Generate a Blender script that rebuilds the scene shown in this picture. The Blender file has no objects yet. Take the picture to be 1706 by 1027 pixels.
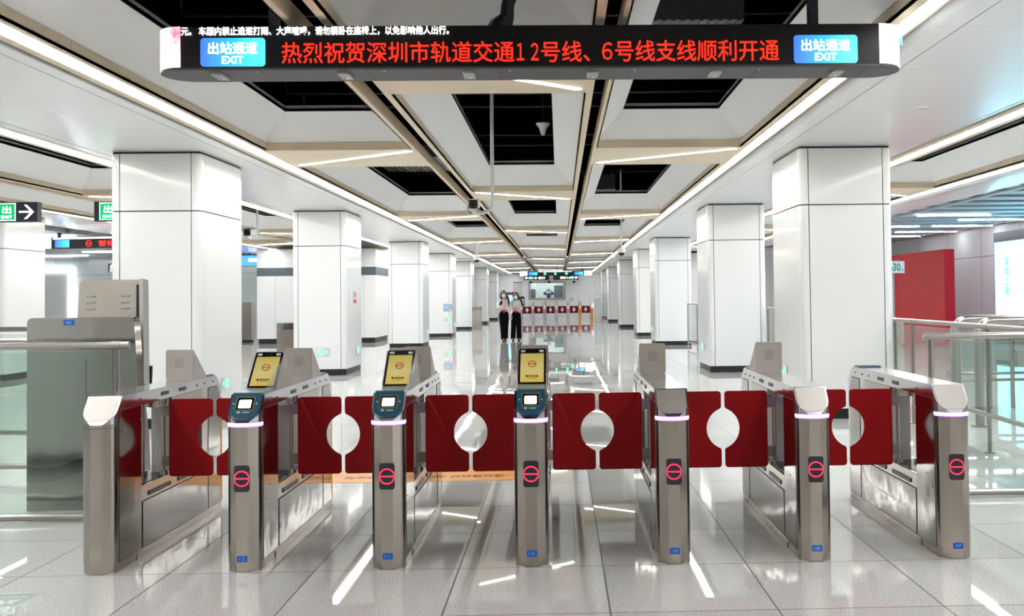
import bpy, bmesh, math, random
from mathutils import Vector, Matrix
PI = math.pi
S = bpy.context.scene
COL = S.collection
random.seed(7)

# ------------------------------------------------------------------ camera
cam = bpy.data.cameras.new('camera')
cam.sensor_fit = 'HORIZONTAL'; cam.sensor_width = 36.0
cam.lens = 1700 / 1706 * 36.0
cam.shift_x = -(977.46 - 853) / 1706
cam.shift_y = (450.49 - 513.5) / 1706
cam.clip_start = .05; cam.clip_end = 400
co = bpy.data.objects.new('camera', cam); COL.objects.link(co)
yaw, pit, rol = .0268, .0261, .0119
fw = Vector((math.sin(yaw) * math.cos(pit), math.cos(yaw) * math.cos(pit), math.sin(pit)))
rt = Vector((math.cos(yaw), -math.sin(yaw), 0)); up = rt.cross(fw)
r2 = math.cos(rol) * rt - math.sin(rol) * up; u2 = math.sin(rol) * rt + math.cos(rol) * up
M = Matrix((r2, u2, -fw)).transposed().to_4x4(); M.translation = (0, 0, 1.4)
co.matrix_world = M
S.camera = co
# ------------------------------------------------------------------ world and exposure
w = bpy.data.worlds.new('world'); S.world = w; w.use_nodes = True
w.node_tree.nodes['Background'].inputs[0].default_value = (.86, .90, .92, 1)
w.node_tree.nodes['Background'].inputs[1].default_value = .8
S.view_settings.view_transform = 'Standard'; S.view_settings.look = 'None'
S.view_settings.exposure = 0.62; S.view_settings.gamma = 1
S.view_settings.use_curve_mapping = False
LED = 17.0

# ------------------------------------------------------------------ materials
def mat(name, col=(.8, .8, .8), rough=.5, metal=0, emit=None, es=1, coat=0, spec=.5):
    m = bpy.data.materials.new(name); m.use_nodes = True
    b = m.node_tree.nodes['Principled BSDF']
    b.inputs['Base Color'].default_value = (*col, 1); b.inputs['Roughness'].default_value = rough
    b.inputs['Metallic'].default_value = metal
    b.inputs['Specular IOR Level'].default_value = spec
    if coat: b.inputs['Coat Weight'].default_value = coat; b.inputs['Coat Roughness'].default_value = .05
    if emit: b.inputs['Emission Color'].default_value = (*emit, 1); b.inputs['Emission Strength'].default_value = es
    return m
def N(m, t, **k):
    n = m.node_tree.nodes.new(t)
    for a, v in k.items(): setattr(n, a, v)
    return n
def L(m, a, b): m.node_tree.links.new(a, b)
def bs(m): return m.node_tree.nodes['Principled BSDF']
def math_(m, op, a, b=None):
    n = N(m, 'ShaderNodeMath', operation=op)
    for i, v in enumerate((a, b)):
        if v is None: continue
        if isinstance(v, (int, float)): n.inputs[i].default_value = v
        else: L(m, v, n.inputs[i])
    return n.outputs[0]
def add_noise(m, scale, amt, vec=(1, 1, 1), bump=0, rough=0):
    """procedural variation of colour (amt), roughness and bump"""
    g = N(m, 'ShaderNodeNewGeometry'); vm = N(m, 'ShaderNodeVectorMath', operation='MULTIPLY')
    L(m, g.outputs['Position'], vm.inputs[0]); vm.inputs[1].default_value = vec
    n = N(m, 'ShaderNodeTexNoise'); n.inputs['Scale'].default_value = scale; n.inputs['Detail'].default_value = 3
    L(m, vm.outputs[0], n.inputs['Vector'])
    b = bs(m); c = b.inputs['Base Color'].default_value[:]
    mx = N(m, 'ShaderNodeMix', data_type='RGBA')
    mx.inputs[6].default_value = tuple(x * (1 - amt) for x in c[:3]) + (1,)
    mx.inputs[7].default_value = tuple(min(1, x * (1 + amt)) for x in c[:3]) + (1,)
    L(m, n.outputs[0], mx.inputs[0]); L(m, mx.outputs[2], b.inputs['Base Color'])
    if rough:
        r = b.inputs['Roughness'].default_value
        mr = N(m, 'ShaderNodeMapRange'); L(m, n.outputs[0], mr.inputs[0])
        mr.inputs[3].default_value = max(0, r - rough); mr.inputs[4].default_value = r + rough
        L(m, mr.outputs[0], b.inputs['Roughness'])
    if bump:
        bp = N(m, 'ShaderNodeBump'); bp.inputs['Strength'].default_value = 1; bp.inputs['Distance'].default_value = bump
        L(m, n.outputs[0], bp.inputs['Height']); L(m, bp.outputs[0], b.inputs['Normal'])
    return m
def seams(m, specs, width, dark=.35):
    """thin panel joints every step metres: specs = [(axis, step, offset)]"""
    g = N(m, 'ShaderNodeNewGeometry'); s = N(m, 'ShaderNodeSeparateXYZ'); L(m, g.outputs['Position'], s.inputs[0])
    tot = None
    for ax, step, off in specs:
        v = math_(m, 'SUBTRACT', s.outputs[ax], off - width / 2)
        v = math_(m, 'DIVIDE', v, step); v = math_(m, 'FRACT', v)
        v = math_(m, 'LESS_THAN', v, width / step)
        tot = v if tot is None else math_(m, 'MAXIMUM', tot, v)
    b = bs(m); mx = N(m, 'ShaderNodeMix', data_type='RGBA')
    src = b.inputs['Base Color'].links[0].from_socket if b.inputs['Base Color'].links else None
    c = b.inputs['Base Color'].default_value[:]
    if src: L(m, src, mx.inputs[6])
    else: mx.inputs[6].default_value = c
    mx.inputs[7].default_value = (c[0] * dark, c[1] * dark, c[2] * dark, 1)
    L(m, tot, mx.inputs[0]); L(m, mx.outputs[2], b.inputs['Base Color'])
    return m
def glass_mat(name, tint, refl=.6):
    m = bpy.data.materials.new(name); m.use_nodes = True
    nt = m.node_tree; nt.nodes.remove(nt.nodes['Principled BSDF'])
    t = N(m, 'ShaderNodeBsdfTransparent'); t.inputs[0].default_value = (*tint, 1)
    g = N(m, 'ShaderNodeBsdfGlossy'); g.inputs['Roughness'].default_value = .01
    ge = N(m, 'ShaderNodeNewGeometry'); dt = N(m, 'ShaderNodeVectorMath', operation='DOT_PRODUCT')
    L(m, ge.outputs['Normal'], dt.inputs[0]); L(m, ge.outputs['Incoming'], dt.inputs[1])
    v = math_(m, 'POWER', math_(m, 'SUBTRACT', 1.0, math_(m, 'ABSOLUTE', dt.outputs['Value'])), 5.0)
    v = math_(m, 'ADD', math_(m, 'MULTIPLY', v, .9), .035)
    x = N(m, 'ShaderNodeMixShader'); L(m, v, x.inputs[0]); L(m, t.outputs[0], x.inputs[1]); L(m, g.outputs[0], x.inputs[2])
    L(m, x.outputs[0], nt.nodes['Material Output'].inputs[0])
    return m

panel = add_noise(mat('white_enamel', (.83, .84, .84), .16, coat=.3), .7, .015, bump=.0006)
core = mat('joint_dark', (.03, .03, .035), .6)
plinth_m = mat('black_plinth', (.006, .006, .007), .45)
ceil_m = mat('ceiling_white', (.92, .92, .91), .55)
soff_m = seams(mat('soffit_white', (.80, .81, .81), .22), [(1, 1.2, .3)], .005, .6)
beige = seams(mat('beige_metal', (.80, .66, .47), .45), [(1, 3.15, .55)], .006, .5)
grey_lip = mat('grey_lip', (.28, .28, .29), .5)
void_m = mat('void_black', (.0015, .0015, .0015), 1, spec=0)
duct_m = add_noise(mat('duct_grey', (.05, .05, .052), .5), 6, .25)
led_m = mat('led_white', (.9, .9, .9), .4, emit=(.955, .985, 1), es=LED)
steel = add_noise(mat('brushed_steel', (.45, .405, .36), .2, metal=1), 9, .03, vec=(1, 1, .6), rough=.02)
steel_p = add_noise(mat('polished_steel', (.34, .325, .305), .10, metal=1), 1.6, .05, vec=(1, 1.2, 1), bump=.006, rough=.02)
steel_l = add_noise(mat('bright_steel', (.44, .415, .385), .48, metal=1), 12, .05, vec=(1, 1, 1))
steel_t = add_noise(mat('top_steel', (.62, .62, .63), .16, metal=1), 8, .05)
rail_m = add_noise(mat('rail_steel', (.40, .375, .35), .28, metal=1), 20, .08, vec=(.1, 1, 1))
dark_p = mat('dark_plastic', (.02, .02, .03), .35)
black_g = mat('black_gloss', (.006, .006, .008), .12)
grey_p = mat('grey_plate', (.40, .40, .40), .45)
flap_m = add_noise(mat('red_acrylic', (.30, .0, .003), .5, spec=.2), 60, .10)
red_wall = mat('red_panel', (.48, .004, .014), .4, spec=.2)
blue_m = mat('reader_blue', (.012, .075, .14), .35)
blue_g = mat('reader_grey_blue', (.17, .25, .27), .3)
blue_tag = mat('tag_blue', (.0, .10, .55), .4)
tag_txt = mat('tag_text', (.25, .5, .8), .5)
glassg = glass_mat('green_glass', (.90, .945, .92))
glassc = glass_mat('clear_glass', (.93, .96, .95))
plexi = glass_mat('acrylic', (.88, .9, .9))
ring_m = mat('ring_light', (.9, .8, .95), .4, emit=(1, .86, 1), es=1.6)
purp_m = mat('purple_light', (.6, .2, .9), .4, emit=(.55, .12, 1), es=1.1)
redled = mat('red_led', (.8, .05, .1), .4, emit=(1, .015, .07), es=1.0)
redtxt = mat('red_text', (.8, .05, .02), .4, emit=(1, .014, .004), es=1.1)
wtxt = mat('white_text', (.9, .9, .9), .4, emit=(1, 1, 1), es=2.2)
wscr = mat('white_screen', (.9, .9, .95), .3, emit=(.93, .96, 1), es=1.5)
green_e = mat('green_light', (.1, .8, .4), .4, emit=(.12, 1, .45), es=1.4)
green_s = mat('green_sign', (.0, .35, .12), .4, emit=(.0, .55, .16), es=.5)
green_d = mat('green_digits', (.0, .3, .12), .5)
orange = mat('orange_film', (.95, .36, .02), .5)
peach = mat('peach_panel', (.75, .50, .38), .5)
grey_pl = mat('light_plastic', (.62, .62, .62), .4)
whitep = mat('white_plastic', (.8, .8, .8), .4)
bluescr = mat('blue_screen', (.1, .3, .8), .4, emit=(.04, .22, .85), es=1.3)
cyanscr = mat('cyan_text', (.1, .6, .8), .4, emit=(.1, .62, .85), es=1.0)
soft_w = mat('lit_panel', (.8, .85, .9), .4, emit=(.8, .88, 1), es=.7)
band_m = mat('slate_band', (.085, .11, .13), .5)
skin_m = mat('skin', (.62, .36, .26), .55)
shirt_m = mat('white_shirt', (.74, .72, .70), .8)
trouser_m = mat('black_trousers', (.003, .003, .004), .9, spec=.1)
hair_m = mat('dark_hair', (.012, .010, .010), .45)
mask_m = mat('mask_white', (.85, .86, .88), .7)
navy_m = mat('blue_shirt', (.04, .10, .25), .8)

# floor: polished speckled granite tiles
floor_m = mat('granite_tiles', (.40, .385, .365), .02, spec=.37)
def _floor(m):
    g = N(m, 'ShaderNodeNewGeometry'); b = bs(m)
    s = N(m, 'ShaderNodeSeparateXYZ'); L(m, g.outputs['Position'], s.inputs[0])
    n1 = N(m, 'ShaderNodeTexNoise'); n1.inputs['Scale'].default_value = 95; n1.inputs['Detail'].default_value = 2
    L(m, g.outputs['Position'], n1.inputs['Vector'])
    r = N(m, 'ShaderNodeValToRGB'); L(m, n1.outputs[0], r.inputs[0])
    r.color_ramp.elements[0].position = .30; r.color_ramp.elements[0].color = (.46, .455, .445, 1)
    r.color_ramp.elements[1].position = .68; r.color_ramp.elements[1].color = (.71, .71, .70, 1)
    e = r.color_ramp.elements.new(.5); e.color = (.60, .595, .585, 1)
    fx = math_(m, 'DIVIDE', math_(m, 'SUBTRACT', s.outputs[0], .2095), .7455)
    fy = math_(m, 'DIVIDE', math_(m, 'SUBTRACT', s.outputs[1], 5.34), .79)
    cmb = N(m, 'ShaderNodeCombineXYZ'); L(m, math_(m, 'FLOOR', fx), cmb.inputs[0]); L(m, math_(m, 'FLOOR', fy), cmb.inputs[1])
    wn = N(m, 'ShaderNodeTexWhiteNoise', noise_dimensions='2D'); L(m, cmb.outputs[0], wn.inputs[0])
    mr = N(m, 'ShaderNodeMapRange'); L(m, wn.outputs[0], mr.inputs[0]); mr.inputs[3].default_value = .93; mr.inputs[4].default_value = 1.06
    hv = N(m, 'ShaderNodeVectorMath', operation='SCALE'); L(m, r.outputs[0], hv.inputs[0]); L(m, mr.outputs[0], hv.inputs[3])
    lx = math_(m, 'LESS_THAN', math_(m, 'FRACT', math_(m, 'ADD', fx, .005)), .010)
    ly = math_(m, 'LESS_THAN', math_(m, 'FRACT', math_(m, 'ADD', fy, .005)), .010)
    ln = math_(m, 'MAXIMUM', lx, ly)
    mx = N(m, 'ShaderNodeMix', data_type='RGBA'); L(m, ln, mx.inputs[0]); L(m, hv.outputs[0], mx.inputs[6]); mx.inputs[7].default_value = (.12, .11, .10, 1)
    L(m, mx.outputs[2], b.inputs['Base Color'])
    rr = N(m, 'ShaderNodeMapRange'); L(m, wn.outputs[0], rr.inputs[0]); rr.inputs[3].default_value = .008; rr.inputs[4].default_value = .03
    L(m, math_(m, 'ADD', rr.outputs[0], math_(m, 'MULTIPLY', ln, .5)), b.inputs['Roughness'])
    # every tile lies with a tiny tilt of its own, which breaks the reflections up tile by tile
    wc = N(m, 'ShaderNodeVectorMath', operation='SUBTRACT'); L(m, wn.outputs[1], wc.inputs[0]); wc.inputs[1].default_value = (.5, .5, .5)
    ws = N(m, 'ShaderNodeVectorMath', operation='MULTIPLY'); L(m, wc.outputs[0], ws.inputs[0]); ws.inputs[1].default_value = (.003, .003, 0)
    wa = N(m, 'ShaderNodeVectorMath', operation='ADD'); L(m, ws.outputs[0], wa.inputs[0]); wa.inputs[1].default_value = (0, 0, 1)
    nn = N(m, 'ShaderNodeVectorMath', operation='NORMALIZE'); L(m, wa.outputs[0], nn.inputs[0]); L(m, nn.outputs[0], b.inputs['Normal'])
_floor(floor_m)

def grad_screen(name, stops, axis=2, lo=0, hi=1, es=1.0):
    m = mat(name, (.1, .1, .1), .3); b = bs(m)
    g = N(m, 'ShaderNodeTexCoord'); s = N(m, 'ShaderNodeSeparateXYZ'); L(m, g.outputs['Generated'], s.inputs[0])
    r = N(m, 'ShaderNodeValToRGB'); L(m, s.outputs[axis], r.inputs[0])
    for i, (p, c) in enumerate(stops):
        e = r.color_ramp.elements[i] if i < 2 else r.color_ramp.elements.new(p)
        e.position = p; e.color = (*c, 1)
    L(m, r.outputs[0], b.inputs['Emission Color']); b.inputs['Emission Strength'].default_value = es
    return m
yellow_scr = grad_screen('yellow_screen', [(0, (.55, .37, .02)), (1, (.42, .32, .02)), (.45, (.52, .44, .13))], es=.62)
exit_scr = grad_screen('exit_screen', [(0, (.02, .12, .75)), (1, (.05, .72, .95)), (.5, (.0, .40, .95))], axis=0, es=1.1)
big_scr = grad_screen('big_screen', [(0, (.30, .75, 1)), (1, (.20, .68, 1)), (.5, (.30, .78, 1))], es=2.6)
def splash():
    m = mat('pink_splash_screen', (.8, .8, .8), .3); b = bs(m)
    g = N(m, 'ShaderNodeTexCoord'); d = N(m, 'ShaderNodeVectorMath', operation='DISTANCE')
    L(m, g.outputs['Generated'], d.inputs[0]); d.inputs[1].default_value = (.86, .0, .86)
    n = N(m, 'ShaderNodeTexNoise'); n.inputs['Scale'].default_value = 14; L(m, g.outputs['Generated'], n.inputs['Vector'])
    v = math_(m, 'ADD', d.outputs['Value'], math_(m, 'MULTIPLY', math_(m, 'SUBTRACT', n.outputs[0], .5), .9))
    r = N(m, 'ShaderNodeValToRGB'); L(m, v, r.inputs[0])
    r.color_ramp.elements[0].position = .05; r.color_ramp.elements[0].color = (.9, .02, .06, 1)
    r.color_ramp.elements[1].position = .55; r.color_ramp.elements[1].color = (1, .98, 1, 1)
    e = r.color_ramp.elements.new(.28); e.color = (1, .28, .42, 1)
    L(m, r.outputs[0], b.inputs['Emission Color']); b.inputs['Emission Strength'].default_value = 1.5
    return m
splash_m = splash()
def film():
    m = mat('orange_floor_film', (.95, .42, .06), .35, spec=.2); b = bs(m)
    g = N(m, 'ShaderNodeNewGeometry'); n = N(m, 'ShaderNodeTexNoise'); n.inputs['Scale'].default_value = 3.5; n.inputs['Distortion'].default_value = 2
    v = N(m, 'ShaderNodeVectorMath', operation='MULTIPLY'); v.inputs[1].default_value = (1, 4, 1)
    L(m, g.outputs['Position'], v.inputs[0]); L(m, v.outputs[0], n.inputs['Vector'])
    r = N(m, 'ShaderNodeValToRGB'); L(m, n.outputs[0], r.inputs[0])
    r.color_ramp.elements[0].position = .35; r.color_ramp.elements[0].color = (.75, .20, .01, 1)
    r.color_ramp.elements[1].position = .65; r.color_ramp.elements[1].color = (.85, .42, .05, 1)
    L(m, r.outputs[0], b.inputs['Base Color'])
    return m
film_m = film()

# ------------------------------------------------------------------ mesh building
class MB:
    def __init__(s): s.b = bmesh.new(); s.T = Matrix.Identity(4)
    def v(s, p): return s.b.verts.new(s.T @ Vector(p))
    def f(s, vs):
        try: return s.b.faces.new(vs)
        except ValueError: return None
    def box(s, x0, x1, y0, y1, z0, z1):
        x0, x1 = sorted((x0, x1)); y0, y1 = sorted((y0, y1)); z0, z1 = sorted((z0, z1))
        V = [s.v(p) for p in ((x0, y0, z0), (x1, y0, z0), (x1, y1, z0), (x0, y1, z0), (x0, y0, z1), (x1, y0, z1), (x1, y1, z1), (x0, y1, z1))]
        for q in ((0, 3, 2, 1), (4, 5, 6, 7), (0, 1, 5, 4), (1, 2, 6, 5), (2, 3, 7, 6), (3, 0, 4, 7)): s.f([V[i] for i in q])
        return s
    def prism(s, pts, lo, hi, axis='z'):
        """polygon extruded along an axis: z -> pts are (x, y); x -> (y, z); y -> (x, z)"""
        def P(a, b, t): return {'z': (a, b, t), 'x': (t, a, b), 'y': (a, t, b)}[axis]
        A = [s.v(P(a, b, lo)) for a, b in pts]; B = [s.v(P(a, b, hi)) for a, b in pts]
        s.f(A[::-1]); s.f(B)
        for i in range(len(A)):
            j = (i + 1) % len(A); s.f((A[i], A[j], B[j], B[i]))
        return s
    def tube(s, path, r, n=10, caps=True):
        path = [Vector(p) for p in path]; rings = []; up = None
        for i, p in enumerate(path):
            d = (path[min(i + 1, len(path) - 1)] - path[max(i - 1, 0)]).normalized()
            if up is None: up = Vector((0, 0, 1)) if abs(d.z) < .9 else Vector((1, 0, 0))
            a = d.cross(up).normalized(); c = a.cross(d).normalized(); up = c
            rr = r[i] if isinstance(r, (list, tuple)) else r
            rings.append([s.v(p + rr * (math.cos(2 * PI * k / n) * a + math.sin(2 * PI * k / n) * c)) for k in range(n)])
        for A, B in zip(rings, rings[1:]):
            for k in range(n): s.f((A[k], A[(k + 1) % n], B[(k + 1) % n], B[k]))
        if caps: s.f(rings[0][::-1]); s.f(rings[-1])
        return s
    def lathe(s, prof, n=16, c=(0, 0, 0)):
        rings = [[s.v((c[0] + r * math.cos(2 * PI * k / n), c[1] + r * math.sin(2 * PI * k / n), c[2] + z)) for k in range(n)] for r, z in prof]
        for A, B in zip(rings, rings[1:]):
            for k in range(n): s.f((A[k], A[(k + 1) % n], B[(k + 1) % n], B[k]))
        s.f(rings[0][::-1]); s.f(rings[-1]); return s
    def sphere(s, c, r, n=12, m=8):
        if isinstance(r, (int, float)): r = (r, r, r)
        pr = [[s.v((c[0] + r[0] * math.sin(PI * i / m) * math.cos(2 * PI * k / n), c[1] + r[1] * math.sin(PI * i / m) * math.sin(2 * PI * k / n), c[2] + r[2] * math.cos(PI * i / m))) for k in range(n)] for i in range(1, m)]
        t = s.v((c[0], c[1], c[2] + r[2])); b = s.v((c[0], c[1], c[2] - r[2]))
        for k in range(n): s.f((t, pr[0][k], pr[0][(k + 1) % n])); s.f((b, pr[-1][(k + 1) % n], pr[-1][k]))
        for A, B in zip(pr, pr[1:]):
            for k in range(n): s.f((A[k], B[k], B[(k + 1) % n], A[(k + 1) % n]))
        return s
    def ring(s, r0, r1, z0, z1, n=40, c=(0, 0), clip=None):
        """flat annulus in local xy, clipped in x by its own cover width if asked"""
        for k in range(n):
            a, b = 2 * PI * k / n, 2 * PI * (k + 1) / n
            q = [(c[0] + r * math.cos(t), c[1] + r * math.sin(t)) for r, t in ((r0, a), (r1, a), (r1, b), (r0, b))]
            if clip: q = [(max(-clip, min(clip, x)), y) for x, y in q]
            s.prism(q, z0, z1)
        return s
    def text(s, body, x0, x1, y0, y1, depth=.002, bold=0, spacing=1):
        c = bpy.data.curves.new('t', 'FONT'); c.body = body; c.resolution_u = 2; c.extrude = .01; c.offset = bold; c.space_character = spacing
        o = bpy.data.objects.new('t', c); COL.objects.link(o)
        bpy.context.view_layer.update()
        me = bpy.data.meshes.new_from_object(o.evaluated_get(bpy.context.evaluated_depsgraph_get()))
        if len(me.vertices):
            xs = [v.co.x for v in me.vertices]; ys = [v.co.y for v in me.vertices]; zs = [v.co.z for v in me.vertices]
            sx = (x1 - x0) / max(1e-6, max(xs) - min(xs)); sy = (y1 - y0) / max(1e-6, max(ys) - min(ys)); sz = depth / max(1e-6, max(zs) - min(zs))
            mn = (min(xs), min(ys), min(zs))
            V = [s.v((x0 + (v.co.x - mn[0]) * sx, y0 + (v.co.y - mn[1]) * sy, (v.co.z - mn[2]) * sz)) for v in me.vertices]
            for p in me.polygons: s.f([V[i] for i in p.vertices])
        bpy.data.objects.remove(o); bpy.data.curves.remove(c); bpy.data.meshes.remove(me)
        return s
    def mesh(s, name, m, smooth=True, bevel=0, ang=.55):
        b = s.b
        if bevel:
            es = [e for e in b.edges if len(e.link_faces) == 2 and e.calc_face_angle(0) > .6]
            bmesh.ops.bevel(b, geom=es, offset=bevel, segments=2, affect='EDGES', profile=.6)
        bmesh.ops.recalc_face_normals(b, faces=b.faces)
        if smooth:
            for f in b.faces: f.smooth = True
            for e in b.edges:
                if len(e.link_faces) == 2 and e.calc_face_angle(0) > ang: e.smooth = False
        me = bpy.data.meshes.new(name); b.to_mesh(me); b.free()
        me.materials.append(m); return me
FRONT = Matrix(((1, 0, 0, 0), (0, 0, -1, 0), (0, 1, 0, 0), (0, 0, 0, 1)))     # text plane -> wall facing -Y
def at(x=0, y=0, z=0): return Matrix.Translation((x, y, z))
def obj(name, mb, m, parent=None, smooth=True, bevel=0):
    me = mb.mesh(name, m, smooth, bevel) if isinstance(mb, MB) else mb
    o = bpy.data.objects.new(name, me); COL.objects.link(o)
    if parent: o.parent = parent
    return o
def tag(o, label, cat, group=None):
    o['label'] = label; o['category'] = cat
    if group: o['group'] = group
    return o
def thing(name, label, cat, loc=(0, 0, 0), rz=0, group=None):
    o = bpy.data.objects.new(name, None); o.empty_display_size = .1; COL.objects.link(o); o.location = loc; o.rotation_euler = (0, 0, rz)
    return tag(o, label, cat, group)
def struct(name, mb, m, smooth=False, bevel=0):
    o = obj(name, mb, m, None, smooth, bevel); o['kind'] = 'structure'; return o
def copy_tree(o, parent=None):
    c = o.copy(); COL.objects.link(c); c.parent = parent
    for ch in list(o.children): copy_tree(ch, c)
    return c
def rrect(x0, x1, y0, y1, r, n=5):
    P = []
    for cx, cy, a in ((x1 - r, y0 + r, -PI / 2), (x1 - r, y1 - r, 0), (x0 + r, y1 - r, PI / 2), (x0 + r, y0 + r, PI)):
        P += [(cx + r * math.cos(a + PI / 2 * k / n), cy + r * math.sin(a + PI / 2 * k / n)) for k in range(n + 1)]
    return P
def arc(cx, cy, r, a0, a1, n=8): return [(cx + r * math.cos(a0 + (a1 - a0) * k / n), cy + r * math.sin(a0 + (a1 - a0) * k / n)) for k in range(n + 1)]

# ------------------------------------------------------------------ hall: floor, walls
YN, YF = -7.0, 72.0
struct('floor', MB().box(-24, 13.2, YN, 76, -.2, 0), floor_m)
wall_white = seams(mat('wall_white', (.90, .92, .93), .3), [(0, 1.15, .2), (2, 5, 2.3)], .012, .55)
wall_grey = seams(add_noise(mat('wall_glossy_grey', (.58, .63, .64), .13), .6, .05), [(0, 2.1, .4), (2, 5, 2.42)], .015, .4)
wall_side = seams(mat('wall_right_panels', (.86, .92, .94), .5), [(1, 2.6, 1.3), (2, 5, 2.45)], .02, .3)
# end wall with a window opening
mb = MB(); wx0, wx1, wz0, wz1 = -2.2, .42, 1.22, 2.5
mb.box(-8, wx0, YF, YF + .2, 0, 4.2).box(wx1, 6, YF, YF + .2, 0, 4.2).box(wx0, wx1, YF, YF + .2, 0, wz0).box(wx0, wx1, YF, YF + .2, wz1, 4.2)
struct('wall_back', mb, wall_white)
struct('wall_rear', MB().box(-24, 13.2, YN - .2, YN, 0, 4.2), mat('rear_wall', (.36, .33, .30), .5))
struct('wall_right', MB().box(12.5, 12.7, 2, 40, 0, 4.2), wall_side)
struct('wall_left', MB().box(-24, -23.8, YN, 38, 0, 4.2), wall_grey)
struct('wall_outer_left', MB().box(-24, -10.9, 38, 38.2, 0, 4.2), wall_grey)
struct('wall_outer_right', MB().box(3.8, 12.7, 40, 40.2, 0, 4.2), seams(mat('wall_pale', (.74, .75, .76), .25), [(0, 1.6, .3)], .012, .6))
struct('wall_inner_left', MB().box(-12.8, -4.9, 52, 52.2, 0, 4.2), seams(mat('wall_pale_blue', (.74, .80, .84), .3), [(0, 1.6, .3)], .012, .6))
# service booth behind the window
struct('ceiling', MB().box(-3.2, 1.4, 72.2, 75.2, 3.2, 3.3), whitep)
tag(obj('booth_fill_light', MB().box(-2.2, .4, 73.4, 73.8, 3.165, 3.199), mat('booth_fill', (.9, .9, .9), .4, emit=(.95, 1, .98), es=14), smooth=False), 'added lamp brightening the booth behind the far window', 'ceiling light')  # fill lamp added to brighten the dark booth room
struct('wall_booth', MB().box(-3.2, 1.4, 75, 75.2, 0, 3.2).box(-3.2, -3.05, 72.2, 75, 0, 3.2).box(1.25, 1.4, 72.2, 75, 0, 3.2), mat('booth_wall', (.60, .68, .66), .5))
wo = struct('window_1', MB().box(wx0 + .16, wx1 - .16, YF + .08, YF + .09, wz0 + .14, wz1 - .1), glassc)
fr = MB(); fr.box(wx0, wx1, YF - .05, YF + .1, wz0, wz0 + .14).box(wx0, wx1, YF - .05, YF + .1, wz1 - .1, wz1).box(wx0, wx0 + .16, YF - .05, YF + .1, wz0 + .14, wz1 - .1).box(wx1 - .16, wx1, YF - .05, YF + .1, wz0 + .14, wz1 - .1)
obj('window_frame', fr, rail_m, wo)

# ------------------------------------------------------------------ ceiling
ZB, ZS, ZH = 3.067, 3.067, 3.455
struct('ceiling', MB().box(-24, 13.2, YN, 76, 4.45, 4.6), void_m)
def coffer_row(x0, x1, first, ystart=-4.5, yend=YF, beam=1.454):
    """one row of coffers between x0 and x1; beams start at first + k * 9.159 and are 'beam' wide"""
    be, wh, lip = MB(), MB(), MB(); beams = []
    k = math.floor((ystart - first) / 9.159)
    y = first + k * 9.159
    edges = []
    while y < yend:
        a, b = max(ystart, y), min(yend, y + beam)
        if b > a: be.box(x0, x1, a, b, ZB, ZB + .02); beams.append((a, b))
        edges.append((y + beam, y + 9.159)); y += 9.159
    for a, b in edges:
        a, b = max(a, ystart), min(b, yend)
        if b - a < .8: continue
        zr, i = ZB + .087, .281
        # beige riser frame
        be.box(x0 - .012, x0, a - .012, b + .012, ZB, zr).box(x1, x1 + .012, a - .012, b + .012, ZB, zr).box(x0, x1, a - .012, a, ZB + .02, zr).box(x0, x1, b, b + .012, ZB + .02, zr)
        # white sloping panels with thickness
        O = [(x0 - .01, a - .01), (x1 + .01, a - .01), (x1 + .01, b + .01), (x0 - .01, b + .01)]; I = [(x0 + i, a + i), (x1 - i, a + i), (x1 - i, b - i), (x0 + i, b - i)]
        Ov = [wh.v((*p, zr)) for p in O]; Iv = [wh.v((*p, ZH)) for p in I]; It = [wh.v((*p, ZH + .03)) for p in I]; Ot = [wh.v((*p, zr + .03)) for p in O]
        for q in range(4):
            r = (q + 1) % 4; wh.f((Ov[q], Ov[r], Iv[r], Iv[q])); wh.f((Ot[q], Ot[r], It[r], It[q])); wh.f((Ov[q], Ov[r], Ot[r], Ot[q])); wh.f((Iv[q], Iv[r], It[r], It[q]))
        X0, X1, Y0, Y1 = x0 + i, x1 - i, a + i, b - i
        lip.box(X0 - .02, X0, Y0 - .02, Y1 + .02, ZH - .005, ZH + .06).box(X1, X1 + .02, Y0 - .02, Y1 + .02, ZH - .005, ZH + .06).box(X0, X1, Y0 - .02, Y0, ZH - .005, ZH + .06).box(X0, X1, Y1, Y1 + .02, ZH - .005, ZH + .06)
    struct('ceiling', wh, ceil_m); struct('trim_1', be, beige); struct('trim_2', lip, grey_lip)
    return beams
SIDE, MID = 11.388, 6.842
rows = {'left': (coffer_row(-3.237, -1.638, SIDE), -3.237, -1.638), 'centre': (coffer_row(-1.343, 0.221, MID), -1.343, 0.221), 'right': (coffer_row(0.439, 2.045, SIDE), 0.439, 2.045),
        'left aisle inner': (coffer_row(-7.385, -5.544, MID, yend=52), -7.385, -5.544), 'left aisle outer': (coffer_row(-9.130, -7.705, SIDE, yend=52), -9.130, -7.705), 'right aisle': (coffer_row(4.458, 5.960, MID, yend=40), 4.458, 5.960)}
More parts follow.
